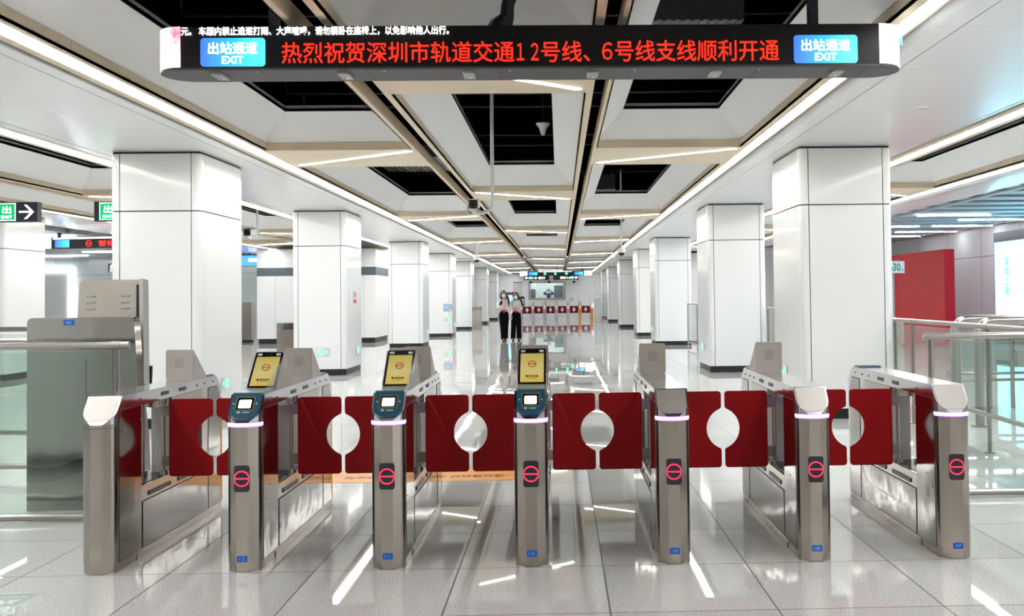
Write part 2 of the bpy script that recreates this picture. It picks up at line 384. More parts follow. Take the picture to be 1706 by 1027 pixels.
# flanges and slit walls running the whole length
fl = MB()
for a, b in ((-1.638, -1.584), (-1.411, -1.343), (0.221, 0.291), (0.397, 0.439), (-7.463, -7.385), (-7.705, -7.627)): fl.box(a, b, YN, YF, ZB, ZB + .02)
for a in (-1.595, -1.411, 0.279, 0.397, -7.472, -7.627): fl.box(a, a + .012, YN, YF, ZB + .02, ZB + .12)
for a, b in ((-3.295, -3.237), (-3.513, -3.441), (2.045, 2.123), (2.234, 2.253), (-5.292, -5.214), (-5.544, -5.466), (4.168, 4.235), (4.371, 4.458), (5.960, 6.038), (6.203, 6.261), (-9.207, -9.130), (-9.420, -9.343)):
    fl.box(a, b, YN, YF, ZB, ZB + .02)
for a, b in ((-3.441, -3.295), (2.123, 2.234), (-5.466, -5.292), (4.235, 4.371), (6.038, 6.203), (-9.343, -9.207)):
    fl.box(a - .012, b + .012, YN, YF, ZB + .036, ZB + .06).box(a - .012, a, YN, YF, ZB + .02, ZB + .036).box(b, b + .012, YN, YF, ZB + .02, ZB + .036)
struct('trim_3', fl, beige)
# soffits over the column lines: flat panel with rounded long edges
def soffit(x0, x1, y1=YF, seam=(.139, .13), r=.05):
    pts = [(x0, ZS + .14)] + [(x0 + r - r * math.cos(t), ZS + r - r * math.sin(t)) for t in [PI / 2 * k / 5 for k in range(6)]]
    pts += [(x1 - r + r * math.sin(t), ZS + r - r * math.cos(t)) for t in [PI / 2 * k / 5 for k in range(6)]] + [(x1, ZS + .14)]
    struct('ceiling', MB().prism(pts, YN, y1, 'y'), soff_m, smooth=True)
    for xs in (x0 + seam[0], x1 - seam[1]): struct('trim_4', MB().box(xs - .003, xs + .003, YN, y1, ZS - .0015, ZS + .01), grey_lip)
soffit(-5.235, -3.575, r=.012); soffit(2.33, 4.155, seam=(.21, .10), r=.07); soffit(-10.95, -9.47, 52, r=.012); soffit(6.33, 7.23, 40, r=.08)
# outer zones: lower flat ceiling with cross baffles
out_m = mat('outer_ceiling', (.42, .43, .44), .5)
bf = MB()
for y in [7.5 + 1.15 * k for k in range(28)]: bf.box(7.5, 12.5, y, y + .62, 3.30, 3.42)
for x in (8.3, 11.9): bf.box(x, x + .14, 7, 39.9, 3.27, 3.31)
struct('ceiling', bf, out_m)
bf = MB()
for y in [9 + 1.15 * k for k in range(25)]: bf.box(-23.8, -11.35, y, y + .95, 3.02, 3.12)
struct('ceiling', bf, out_m)
# LED lines
for x0, x1, y1, lab in ((-3.441, -3.295, YF, 'long bright light line along the left edge of the central hall ceiling'), (2.123, 2.234, YF, 'long bright light line along the right edge of the central hall ceiling'),
                        (-5.466, -5.292, 52, 'long light line on the far side of the left columns, running over the left aisle'), (4.235, 4.371, 40, 'long light line on the far side of the right columns, nearest them'),
                        (6.038, 6.203, 40, 'outer light line of the right aisle, beside the blue lit baffles'), (-9.343, -9.207, 52, 'outer light line of the left aisle, above the hanging arrow sign')):
    tag(obj('linear_light', MB().box(x0, x1, YN, y1 - .8, ZB + .028, ZB + .034), led_m, smooth=False), lab, 'ceiling light', 'long ceiling light lines')
for rn, (beams, x0, x1) in rows.items():
    for i, (a, b) in enumerate(beams):
        if b - a < 1.2 or b < 1: continue
        p, q = ((x0 + .05, b - .18), (x1 - .02, a + .12)) if rn in ('left', 'right', 'left aisle outer') else ((x0 + .05, a + .12), (x1 - .04, b - .15))
        d = Vector((q[0] - p[0], q[1] - p[1])).normalized(); n = Vector((-d.y, d.x)) * .024
        P = [(p[0] - n.x, p[1] - n.y), (q[0] - n.x, q[1] - n.y), (q[0] + n.x, q[1] + n.y), (p[0] + n.x, p[1] + n.y)]
        tag(obj('diagonal_light', MB().prism(P, ZB - .005, ZB + .002), led_m, smooth=False),
            'slanted light line under the %s beam of the %s ceiling row' % (['near', 'first', 'second', 'third', 'fourth', 'fifth', 'sixth', 'seventh', 'eighth', 'ninth'][sum(1 for q_, r_ in beams[:i] if r_ - q_ >= 1.2 and r_ >= 1)], rn), 'ceiling light', 'slanted light lines under the beams')

# ------------------------------------------------------------------ columns
def corner_poly(x0, x1, y0, y1, r): return rrect(x0, x1, y0, y1, r, 5)
def column(x0, x1, y0, lab, ln=1.505, zt=ZS):
    t = thing('column', lab, 'column', ((x0 + x1) / 2, y0 + ln / 2, 0), group='white clad columns')
    hx, hy = (x1 - x0) / 2, ln / 2; r = .07; g = .010
    cl = MB()
    for z0, z1 in ((.115, 2.399), (2.412, zt - .024)):
        c = .10
        for sx in (-1, 1):
            for sy in (-1, 1):      # corner pieces
                o = [(hx, hy - c), (hx, hy - r)] + [(hx - r + r * math.cos(a), hy - r + r * math.sin(a)) for a in [PI / 2 * k / 6 for k in range(7)]][1:] + [(hx - c, hy), (hx - c, hy - .02), (hx - .02 - .05, hy - .02), (hx - .02, hy - .07), (hx - .02, hy - c)]
                cl.prism([(sx * a, sy * b) for a, b in o], z0, z1)
        for sy in (-1, 1): cl.box(-hx + c + g, hx - c - g, sy * hy, sy * (hy - .02), z0, z1)
        for sx in (-1, 1): cl.box(sx * hx, sx * (hx - .02), -hy + c + .001, hy - c - .001, z0, z1)
    obj('cladding', cl, panel, t)
    obj('core', MB().box(-hx + .024, hx - .024, -hy + .024, hy - .024, .1, zt), core, t, smooth=False)
    obj('plinth', MB().prism(rrect(-hx + .02, hx - .02, -hy + .02, hy - .02, .05), 0, .115), plinth_m, t)
    return t
LY = [3.7, 11.39, 19.08, 29.66, 37.7, 46.1, 56.1, 65.3]; RY = [3.7, 11.38, 18.49, 28.94, 35.97, 46.28, 57.16, 65.6]
XL0, XL1, XR0, XR1 = -4.957, -3.962, 2.706, 3.758
nth = ['beside the viewer, out of view,', 'nearest', 'second', 'third', 'fourth', 'fifth', 'sixth', 'farthest']
for k, (a, b) in enumerate(zip(LY, RY)):
    column(XL0, XL1, a, 'white clad column with black plinth, %s of the row left of the hall' % nth[k])
    column(XR0, XR1, b, 'white clad column with black plinth, %s of the row right of the hall' % nth[k])
column(-11.1, -10.07, 18.8, 'pale column at the left picture edge, beyond the hanging arrow sign')
# white core block with slate band in the left aisle
t = thing('wall_block', 'big white wall block with slate grey band in the left aisle, behind the second column', 'wall block', (-7.9, 34.5, 0))
obj('cladding', MB().box(-1.89, 1.94, -1.2, 1.2, .16, 2.19).box(-1.89, 1.94, -1.2, 1.2, 2.46, 3.055), seams(mat('block_white', (.80, .80, .79), .3), [(0, .95, .3)], .012, .6), t, smooth=False)
obj('sign_band', MB().box(-1.89, 1.94, -1.2, 1.2, 2.19, 2.46), band_m, t, smooth=False)
obj('plinth', MB().box(-1.85, 1.9, -1.16, 1.16, 0, .16), plinth_m, t, smooth=False)
mb = MB(); mb.T = at(-.62, -1.2, 2.22) @ FRONT; mb.ring(.085, .10, 0, .01, 4, (.1, .1)); mb.box(.06, .08, .04, .15, 0, .01).box(.10, .12, .04, .11, 0, .01).box(.06, .14, .03, .05, 0, .01)
obj('lift_icon', mb, wtxt, t, smooth=False)

# ------------------------------------------------------------------ ticket gates
GX, GP, GY = -.1593, .7455, 5.34
HW, GL = .087, 1.75
def post_poly(y0, y1, front=True):
    """gate end cross-section: flat narrow nose with large rounded corners"""
    P = [(-HW, y1)] + [(-HW + .045 - .045 * math.cos(a), y0 + .062 - .045 * math.sin(a)) for a in [1.08 * k / 6 for k in range(7)]] + [(-.030, y0)]
    P += [(-x, y) for x, y in P[::-1]]
    if not front: P = [(x, y0 + y1 - y) for x, y in P]
    return P
MC = {}
def part(key, name, fn, m, parent, smooth=True, bevel=0):
    if key not in MC: MC[key] = fn().mesh(name, m, smooth, bevel, .25 if key in ('body', 'top') else .55)
    return obj(name, MC[key], m, parent)
SL = Vector((0, .11, .137)).normalized()
SLOPE = Matrix(((1, 0, 0, 0), (0, SL.y, -SL.z, .0), (0, SL.z, SL.y, .768), (0, 0, 0, 1)))      # local (u, v, n) on the slanted head face
def g_body():
    m = MB()
    m.prism(post_poly(0, .36), .045, .748).prism([(x * .985, y) for x, y in post_poly(.003, .36)], 0, .045)
    m.prism(post_poly(1.31, GL, False), .045, .748).prism([(x * .985, y) for x, y in post_poly(1.31, GL - .003, False)], 0, .045)
    m.box(-HW + .002, HW - .002, .36, 1.31, 0, .385)
    m.box(-HW - .004, HW + .004, .30, 1.45, 0, .035)
    m.box(-HW, HW, .80, 1.31, .775, .834)
    return m
def g_top():
    m = MB(); P = post_poly(0, .36); b = m.b
    m.prism(P, .766, .905)
    bmesh.ops.bisect_plane(b, geom=b.verts[:] + b.edges[:] + b.faces[:], plane_co=(0, 0, .768), plane_no=(0, -.137, .11), clear_outer=True)
    bmesh.ops.holes_fill(b, edges=[e for e in b.edges if e.is_boundary])
    m2 = MB(); m2.prism(post_poly(1.31, GL, False), .766, .905)
    b2 = m2.b
    bmesh.ops.bisect_plane(b2, geom=b2.verts[:] + b2.edges[:] + b2.faces[:], plane_co=(0, GL, .768), plane_no=(0, .137, .17), clear_outer=True)
    bmesh.ops.holes_fill(b2, edges=[e for e in b2.edges if e.is_boundary])
    tmp = bpy.data.meshes.new('tmp'); b2.to_mesh(tmp); b2.free(); m.b.from_mesh(tmp); bpy.data.meshes.remove(tmp)
    m.box(-HW, HW, .36, 1.31, .836, .905)
    return m
def g_ring(front, inner=0):
    P = post_poly(0, .10) if front else post_poly(GL - .10, GL, False)
    s = 1.022
    def f():
        m = MB(); Q = [(x * s, y - (.003 if front else -.003)) for x, y in P]
        return m.prism([(x * (.985 if inner else 1), y + (.001 if inner and front else -.001 if inner else 0)) for x, y in Q], .745 if inner else .7505, .768 if inner else .7645)
    return f
def g_panel(gasket, sx, k):
    def f():
        e = .0035 if gasket else 0; t = .0012 if gasket else .0026
        a, b = (HW - .002, HW + t) if sx > 0 else (-HW - t, -HW + .002)
        P = ([(.075 - e, .05 - e), (.345 + e, .05 - e), (.345 + e, .832 + e), (.10 - e, .832 + e), (.072 - e, .765)], [(.375 - e, .05 - e), (1.395 + e, .05 - e), (1.395 + e, .30 + e), (.375 - e, .30 + e)],
             [(1.425 - e, .05 - e), (1.66 + e, .05 - e), (1.66 + e, .76), (1.60 + e, .832 + e), (1.425 - e, .832 + e)])[k]
        return MB().prism(P, a, b, 'x')
    return f
SLOTS = [(sx, q) for sx in (-1, 1) for q in ((.46, .78, .332, .012), (.90, 1.06, .332, .012), (.64, .75, .868, .011), (.92, 1.03, .868, .011))]
def g_slot(sx, q):
    def f():
        y0, y1, z, h = q; a, b = (HW - .003, HW + .003) if sx > 0 else (-HW - .003, -HW + .003)
        return MB().prism(rrect(y0, y1, z - h, z + h, .006, 3), a, b, 'x')
    return f
def g_screws():
    m = MB()
    for sx in (-1, 1):
        for y, z in ((.10, .868), (.20, .868), (.34, .868), (1.22, .868), (1.36, .868), (1.52, .868), (.11, .72), (.11, .36), (.20, .42), (1.62, .30)):
            m.tube([(sx * (HW - .002), y, z), (sx * (HW + .0035), y, z)], .005, 8)
    return m
def g_pole(sx):
    def f():
        m = MB(); x = sx * .062
        m.tube([(x, .74, .385), (x, .74, .835)], .0125, 14)
        m.tube([(x, .74, .385), (x, .74, .41)], .027, 14).tube([(x, .74, .80), (x, .74, .836)], .025, 14)
        return m
    return f
def g_flap(sx):
    def f():
        m = MB(); z0, z1 = .382, .832; r = .018
        xi, xo = HW + .022, GP / 2 - .0105      # hinge edge, closing edge
        cz, R = .612, .124; cx = xo + .036
        dz = math.sqrt(R * R - (cx - xo) ** 2); a = math.asin(dz / R)
        n = 14
        A = [(cx - R * math.cos(a - 2 * a * k / n), cz + R * math.sin(a - 2 * a * k / n)) for k in range(n + 1)]
        P = [(xi, z0 + r)] + [(xi + r - r * math.cos(t), z0 + r - r * math.sin(t)) for t in (PI / 6, PI / 3, PI / 2)]
        P += [(xo - r + r * math.sin(t), z0 + r - r * math.cos(t)) for t in (0, PI / 6, PI / 3, PI / 2)]
        B = A[::-1]; B[0] = (xo - .004, B[0][1] + .0005)
        P += [(xo, cz - dz - .012)] + B
        P[-1] = (xo - .004, P[-1][1]); P += [(xo, cz + dz + .012)]
        P += [(xo - r + r * math.cos(t), z1 - r + r * math.sin(t)) for t in (0, PI / 6, PI / 3, PI / 2)]
        P += [(xi + r - r * math.sin(t), z1 - r + r * math.cos(t)) for t in (0, PI / 6, PI / 3, PI / 2)]
        P = [(sx * x, z) for x, z in P]
        return m.prism(P, .699, .711, 'y')
    return f
def g_fold(sx):       # raised triangular half of the flap's face
    def f():
        m = MB(); xi, xo = HW + .03, GP / 2 - .018
        P = [(xi, .39), (xi, .82), (xi + .02, .825), (xo - .075, .50), (xo - .01, .39)]
        F = [m.v((sx * x, .6990 - (.010 if x < xi + .005 else 0), z)) for x, z in P]; K = [m.v((sx * x, .7005, z)) for x, z in P]
        m.f(F); m.f(K)
        for i in range(5): m.f((F[i], F[(i + 1) % 5], K[(i + 1) % 5], K[i]))
        return m
    return f
def g_bracket(sx, z):
    return lambda: MB().box(sx * .06, sx * (HW + .035), .711, .735, z - .03, z + .03)
def g_display():
    m = MB(); m.T = at(0, 0, .482) @ FRONT
    return m.prism(rrect(-.040, .040, -.068, .068, .014), -.002, .0035)
def g_cross():
    m = MB(); m.T = at(0, 0, .482) @ FRONT
    m.ring(.0350, .0415, .003, .0055, 40, clip=.0385); m.box(-.036, .036, -.0035, .0035, .003, .0055)
    return m
def g_face():        # slanted bright plate on the heads without reader
    m = MB(); m.T = SLOPE
    P = [(-.078, .168)] + [(-.078 + .05 - .05 * math.cos(a), .070 - .05 * math.sin(a)) for a in [PI / 2 * k / 8 for k in range(9)]]
    P += [(-x, y) for x, y in P[::-1]]
    return m.prism(P, 0, .0022)
def g_reader():
    m = MB(); m.T = SLOPE
    P = [(-.075, .176)] + [(-.075 + .052 - .052 * math.cos(a), .082 - .06 * math.sin(a)) for a in [PI / 2 * k / 10 for k in range(11)]]
    P += [(-x, y) for x, y in P[::-1]]
    return m.prism(P, 0, .013)
def g_readertop(): return MB().prism([(.098, .905), (.102, .917), (.345, .919), (.345, .905)], -.075, .075, 'x')
def g_rframe():
    m = MB(); m.T = SLOPE; x0, x1, y0, y1 = -.047, .047, .070, .150
    return m.box(x0, x1, y0, y0 + .003, .012, .0145).box(x0, x1, y1 - .003, y1, .012, .0145).box(x0, x0 + .003, y0, y1, .012, .0145).box(x1 - .003, x1, y0, y1, .012, .0145)
def g_rbez():
    m = MB(); m.T = SLOPE; return m.box(-.045, .045, .072, .148, .012, .0142)
def g_rscr():
    m = MB(); m.T = SLOPE; return m.prism(rrect(-.032, .032, .082, .132, .004, 3), .0135, .0152)
def g_rmarks():
    m = MB(); m.T = SLOPE
    m.prism([(-.062, .105), (-.052, .110), (-.062, .116)], .012, .0146).prism([(.062, .105), (.052, .110), (.062, .116)], .012, .0146)
    m.box(-.034, -.018, .052, .062, .012, .0146)
    for k in range(6): m.box(-.006 + k * .0062, -.001 + k * .0062, .054, .060, .012, .0144)
    return m
WS = (Vector((0, .53, 1.098)) - Vector((0, .345, .912)))
WL = WS.length; WS.normalize()
WEDGE = Matrix(((1, 0, 0, 0), (0, WS.y, -WS.z, .345), (0, WS.z, WS.y, .912), (0, 0, 0, 1)))
def g_wedge():
    return MB().prism([(.35, .905), (.53, 1.094), (.545, 1.097), (.560, 1.092), (.715, .905)], -.078, .078, 'x')
def g_slab():
    m = MB(); m.T = WEDGE; return m.prism(rrect(-.082, .082, -.004, WL + .006, .014), -.004, .010)
def g_bezel():
    m = MB(); m.T = WEDGE; return m.prism(rrect(-.077, .077, .002, WL, .011), .009, .0115)
def g_yscr():
    m = MB(); m.T = WEDGE; return m.box(-.066, .066, .014, WL - .036, .0108, .0125)
def g_camwin(s):
    def f():
        m = MB(); m.T = WEDGE; return m.prism(rrect(s * .052 - .013, s * .052 + .013, WL - .026, WL - .010, .005, 3), .0108, .0128)
    return f
def g_lens():
    m = MB(); m.T = WEDGE
    for x in (-.012, .012): m.ring(.002, .0045, .0112, .013, 10, (x, WL - .018))
    return m
def g_logo():
    m = MB(); m.T = WEDGE @ at(0, WL * .56, 0); m.ring(.019, .0235, .012, .0142, 32); return m.box(-.020, .020, -.0022, .0022, .012, .0142)
def g_stxt():
    m = MB(); m.T = WEDGE
    m.text('暂停服务', -.036, .036, .050, .064, .0015, .01); m.text('OUT OF SERVICE', -.026, .026, .040, .0445, .0015)
    for v in m.b.verts: v.co += Vector((0, -WS.z, WS.y)) * .0122
    return m
def g_plexi(): return MB().prism([(.10, .915), (.345, .916), (.53, 1.095)], .0785, .082, 'x')
def g_wedge2():
    m = MB().prism([(1.165, .905), (1.165, 1.090), (1.175, 1.098), (1.185, 1.094), (1.43, .905)], -.080, .080, 'x'); return m
def g_plate():
    m = MB(); m.T = at(0, 1.165, .905) @ FRONT; return m.prism(rrect(-.084, .084, 0, .192, .014), -.001, .008)
def g_plate2():
    m = MB(); m.T = at(0, 1.165, .905) @ FRONT; return m.prism(rrect(-.074, .074, .008, .183, .006), .008, .0095)
def g_grille():
    m = MB(); m.T = at(0, 1.1555, .905) @ FRONT
    for i in range(10):
        for j in range(10):
            x, y = -.025 + i * .0056, .083 + j * .0062
            m.box(x - .0012, x + .0012, y - .0012, y + .0012, -.0004, .0006)
    return m
def g_button():
    m = MB(); m.T = at(0, 1.1555, .905) @ FRONT; return m.prism(arc(0, .042, .006, 0, 2 * PI, 12)[:-1], 0, .004)
def g_inner(): return MB().box(-.045, .045, .83, 1.31, .385, .775)
def g_recess(): return MB().box(-.060, .060, .37, 1.30, .380, .388)
def g_tag(num):
    def f():
        m = MB(); m.T = at(0, 0, .070) @ FRONT; return m.box(-.026, .026, -.016, .016, -.001, .0015)
    return f
def g_tagtxt(num):
    def f():
        m = MB(); m.T = at(0, -.0015, .070) @ FRONT; return m.text(num, -.015, .015, -.008, .008, .001)
    return f
def g_rearplate(): return MB().box(-.074, .074, 1.47, 1.575, .905, .913)
def g_reartag(): return MB().box(-.05, .05, 1.49, 1.55, .9125, .915)
def g_rearwrap():
    P = post_poly(GL - .12, GL, False); return MB().prism([(x * 1.015, y + .0015) for x, y in P], .06, .742)

def gate(x, y, lab, num, reader, ring=True, flaps=(-1, 1), speaker=True, wrap=True, group='row of ticket gates'):
    t = thing('ticket_gate', lab, 'ticket gate', (x, y, 0), group=group)
    part('body', 'body', g_body, steel, t)
    part('top', 'top_cover', g_top, steel_t, t)
    for sx in (-1, 1):
        for k in range(3):
            p = part('pan%d%d' % (sx, k), 'side_panel', g_panel(False, sx, k), steel_p, t, False); part('gas%d%d' % (sx, k), 'panel_gasket', g_panel(True, sx, k), core, p, False)
    for i, (sx, q) in enumerate(SLOTS): part('slot%d' % i, 'sensor_window', g_slot(sx, q), dark_p, t, False)
    part('screws', 'screws', g_screws, core, t)
    for s in (-1, 1): part('pole%d' % s, 'flap_pole', g_pole(s), rail_m, t)
    part('inner', 'drive_cover', g_inner, grey_p, t, bevel=.004); part('recess', 'sill_recess', g_recess, black_g, t, False)
    for s in flaps:
        f = part('flap%d' % s, 'barrier_flap', g_flap(s), flap_m, t)
        part('fold%d' % s, 'flap_fold', g_fold(s), flap_m, f, False)
        for z in (.47, .76): part('brk%d%f' % (s, z), 'flap_bracket', g_bracket(s, z), rail_m, f, False)
    if ring:
        rl = part('ringf', 'ring_light', g_ring(True), ring_m, t); part('ringp', 'ring_glow', g_ring(True, 1), purp_m, rl)
        d = part('disp', 'status_display', g_display, dark_p, t); part('cross', 'no_entry_symbol', g_cross, redled, d, False)
        tg = part('tag', 'number_tag', g_tag(num), blue_tag, t, False); part('tt' + num, 'number', g_tagtxt(num), tag_txt, tg, False)
    else: part('ringx', 'collar', g_ring(True), steel, t)
    part('ringr', 'rear_ring_light', g_ring(False), purp_m if ring or wrap else steel, t)
    if reader:
        r = part('reader', 'card_reader', g_reader, blue_m, t, bevel=.003)
        part('rtop', 'reader_top', g_readertop, blue_g, r); part('rbez', 'reader_bezel', g_rbez, black_g, r, False); part('rfr', 'reader_border', g_rframe, mat('dull_yellow', (.35, .30, .05), .5) if 'rfr' not in MC else None, r, False)
        part('rscr', 'reader_screen', g_rscr, wscr, r, False); part('rmk', 'reader_marks', g_rmarks, grey_pl, r, False)
        w_ = part('wedge', 'screen_stand', g_wedge, steel_l, t); 
        s_ = part('slab', 'face_screen', g_slab, steel_l, t); part('bez', 'screen_bezel', g_bezel, black_g, s_); part('ys', 'screen_image', g_yscr, yellow_scr, s_, False)
        part('cw1', 'camera_lamp', g_camwin(1), grey_pl, s_); part('cw2', 'camera_lamp', g_camwin(-1), grey_pl, s_); part('lens', 'camera_lens', g_lens, dark_p, s_); part('logo', 'no_entry_logo', g_logo, mat('logo_red', (.12, .0, .0), .5, emit=(.3, .0, .0), es=.5) if 'logo' not in MC else None, s_, False)
        part('stxt', 'screen_text', g_stxt, dark_p, s_, False); part('plexi', 'side_guard', g_plexi, plexi, t, False)
    else: part('face', 'face_plate', g_face, steel_l, t, bevel=.0008)
    if speaker:
        w_ = part('wedge2', 'speaker_stand', g_wedge2, steel_l, t); p = part('plate', 'speaker_plate', g_plate, steel_l, w_); part('plate2', 'plate_panel', g_plate2, steel_l, p); part('grille', 'speaker_holes', g_grille, core, p, False); part('btn', 'call_button', g_button, rail_m, p)
        rp = part('rearp', 'rear_reader', g_rearplate, blue_m, t, bevel=.002); part('rtag', 'reader_label', g_reartag, mat('soft_yellow', (.75, .6, .2), .5) if 'rtag' not in MC else None, rp, False)
    else:
        part('rearp', 'rear_reader', g_rearplate, blue_m, t, bevel=.002)
    if wrap: part('wrap', 'rear_wrap', g_rearwrap, orange, t)
    return t
gate(GX - 3 * GP, GY, 'leftmost ticket gate, plain steel front without light ring or red symbol', '', False, ring=False, flaps=(1,))
g112 = gate(GX - 2 * GP, GY, 'second ticket gate from the left, blue card reader and tilted yellow screen', '112', True)
gate(GX - GP, GY, 'third ticket gate from the left, yellow screen in front of a dark speaker plate', '111', True)
g110 = gate(GX, GY, 'middle ticket gate of seven, seen straight on, with yellow screen', '110', True, wrap=False)
gate(GX + GP, GY, 'ticket gate with dark slanted steel head and light ring, blue tag 109', '109', False, wrap=False)
gate(GX + 2 * GP, GY, 'ticket gate with light steel head, pinkish speaker plate, peeling blue tag 108', '108', False, wrap=False)
gate(GX + 3 * GP, GY, 'rightmost ticket gate, light ring and no speaker stand, blue tag 107', '107', False, flaps=(-1,), speaker=False, wrap=False)
# far row of gates
FY = 64.0
for k in range(8):
    x = -1.70 + .742 * (k - 1)
    c = copy_tree(g110); c.location = (x, FY, 0); c['group'] = 'far row of ticket gates'
    wrapd = k >= 5
    c['label'] = 'tiny ticket gate of the far row, %s' % (['hidden behind the two women', 'first visible right of the women', 'second right of the women', 'third right of the women', 'fourth right of the women', 'wrapped orange, inner of the orange pair', 'wrapped orange, rightmost of the far row'][min(k, 6)] if k < 7 else 'x')
    if k == 7: 
        for ch in c.children_recursive: bpy.data.objects.remove(ch)
        bpy.data.objects.remove(c); continue
    for ch in list(c.children):
        if k == 6 and ch.name.startswith('barrier_flap') and ch.data is MC['flap1']:
            for g in list(ch.children): bpy.data.objects.remove(g)
            bpy.data.objects.remove(ch)
    if wrapd:
        P = [(xx * 1.02, yy - .002) for xx, yy in post_poly(0, .3)]
        o = obj('orange_wrap', MC.get('ow') or MC.setdefault('ow', MB().prism(P, .05, .42).prism(P, .555, .742).mesh('orange_wrap', orange)), orange, c)

# ------------------------------------------------------------------ hanging LED sign over the gates
sg = thing('led_sign', 'long black hanging LED sign over the gates, red Chinese headline and two EXIT panels', 'sign', (0, 6.0, 2.757))
hx0, hx1, hd, hh = -2.206, 1.924, .34, .255
def stadium(x0, x1, d, inset=0, rx=.165):
    P = [(x0 - (rx - inset) * math.sin(t), d / 2 - (d / 2 - inset) * math.cos(t)) for t in [PI * k / 14 for k in range(15)]]
    P += [(x1 + (rx - inset) * math.sin(t), d / 2 + (d / 2 - inset) * math.cos(t)) for t in [PI * k / 14 for k in range(15)]]
    return P
obj('housing', MB().prism(stadium(hx0, hx1, hd, .006), .012, hh), mat('led_black', (.008, .008, .009), .38, spec=.25), sg)
und = MB(); und.prism(stadium(hx0, hx1, hd), 0, .012)
obj('underside', und, mat('underside_grey', (.05, .05, .053), .5), sg)
sm = MB()
for x in (-2.05, -1.13, -.345, .44, 1.20, 1.86): sm.box(x - .003, x + .003, .002, hd - .002, -.001, .004)
sm.box(hx0 - .02, hx1 + .02, .014, .018, -.001, .004)
obj('underside_seams', sm, core, sg, smooth=False)
for a, b, m_, sgn, nm in ((hx0, None, splash_m, -1, 'left'), (hx1, None, wscr, 1, 'right')):
    s_ = MB(); n = 14
    P = [(a + sgn * .168 * math.sin(t), hd / 2 - (hd / 2 + .002) * math.cos(t)) for t in [PI * k / n for k in range(n + 1)]]
    Q = [(a + sgn * .160 * math.sin(t), hd / 2 - (hd / 2 - .004) * math.cos(t)) for t in [PI * k / n for k in range(n + 1)]]
    s_.prism(P + Q[::-1], .016, hh)
    e_ = obj('end_screen', s_, m_ if sgn < 0 else mat('white_end_screen', (.9, .9, .9), .3, emit=(.94, .98, 1), es=1.6), sg)
    e_['label'] = 'white rounded end screen with pink splash' if sgn < 0 else 'plain white rounded end screen'
for x in (-2.023, -1.277, -.532, .213, .959, 1.704):
    s_ = obj('sensor', MB().prism(rrect(x - .035, x + .035, .08, .25, .02), -.012, .002), grey_p, sg, bevel=.003)
    obj('indicator', MB().box(x + .002, x + .009, .20, .207, -.014, -.011), green_e, s_, smooth=False)
    obj('pin_camera', MB().tube([(x + .25, .06, -.006), (x + .25, .06, .002)], .007, 8), grey_pl, sg)
T0 = at(0, -.0005, 0) @ FRONT
def stext(name, body, x0, x1, z0, z1, m, bold=0, par=sg, off=0, spacing=1):
    s_ = MB(); s_.T = at(0, -off, 0) @ T0; s_.text(body, x0, x1, z0, z1, .002, bold, spacing); return obj(name, s_, m, par, smooth=False)
for body, x0, x1, z0, z1 in (('热烈祝贺深圳市轨道交通', -1.615, -.252, .034, .160), ('１２', -.238, -.107, .044, .148), ('号线、', -.093, .195, .034, .158), ('６', .266, .329, .044, .150), ('号线支线顺利开通', .345, 1.320, .034, .160)):
    stext('headline_text', body, x0, x1, z0, z1, redtxt, .006)
stext('ticker_text', '元。 车厢内禁止追逐打闹、大声喧哗，请勿躺卧在座椅上，以免影响他人出行。', -2.200, -.635, .200, .253, wtxt, .014)
for x0, x1 in ((-2.087, -1.711), (1.409, 1.791)):
    s_ = MB(); s_.T = FRONT; s_.prism(rrect(x0, x1, .018, .186, .02), -.001, .003)
    e_ = obj('exit_panel', s_, exit_scr, sg)
    stext('exit_text', '出站通道', x0 + .045, x1 - .045, .090, .162, wtxt, .014, e_, .003)
    stext('exit_text', 'EXIT', x0 + .125, x1 - .125, .034, .078, wtxt, .012, e_, .003)
s_ = MB(); s_.T = at(hx1 + .118, .012, .16) @ Matrix.Rotation(math.radians(40), 4, 'Z') @ FRONT
s_.text('深圳', -.02, .04, -.03, .03, .002, .01); obj('end_screen_text', s_, cyanscr, sg, smooth=False)
for x, nm in ((-1.70, 0), (1.565, 2)):
    obj('hanger_rod', MB().box(x - .028, x + .028, .13, .19, hh, 1.60), dark_p, sg, smooth=False)
obj('hanger_rod', MB().tube([(-.34, .16, hh - .01), (-.335, .16, .30), (-.30, .16, .35), (-.295, .16, .42), (-.275, .16, .48), (-.275, .16, 1.0), (-.275, .16, 1.60)], [.10, .07, .045, .040, .045, .045, .045], 10), dark_p, sg)
# ------------------------------------------------------------------ railings
def railing(lab, P, zt=1.115, posts=(0, 1), glass=glassg, r=.023, low=.03, rlow=.022, zp0=0, ext=0, endcap=True, group=None, gz=None, post_r=.019):
    """P = two floor points; top tube, bottom tube, posts at given fractions, glass between them"""
    a, b = Vector((*P[0], 0)), Vector((*P[1], 0)); d = (b - a); ln = d.length; u = d / ln
    t = thing('glass_railing', lab, 'railing', a, math.atan2(d.y, d.x), group)
    obj('handrail', MB().tube([(-ext, 0, zt), (ln + ext, 0, zt)], r, 14), rail_m, t)
    for f in posts:
        x = f * ln; p = obj('post', MB().tube([(x, 0, zp0), (x, 0, zt - r)], post_r, 10), rail_m, t)
        obj('rail_sleeve', MB().tube([(x - .03, 0, zt), (x + .03, 0, zt)], r + .003, 14), rail_m, t)
        obj('base_flange', MB().tube([(x, 0, 0), (x, 0, .012)], post_r * 2.2, 14), rail_m, t)
    if low: obj('lower_rail', MB().tube([(0, 0, low), (ln, 0, low)], rlow, 12), rail_m, t)
    g0, g1 = gz or (low + rlow, zt - r - .02)
    if glass: obj('glass_panel', MB().box(.02, ln - .02, -.005, .005, g0, g1), glass, t, smooth=False)
    return t
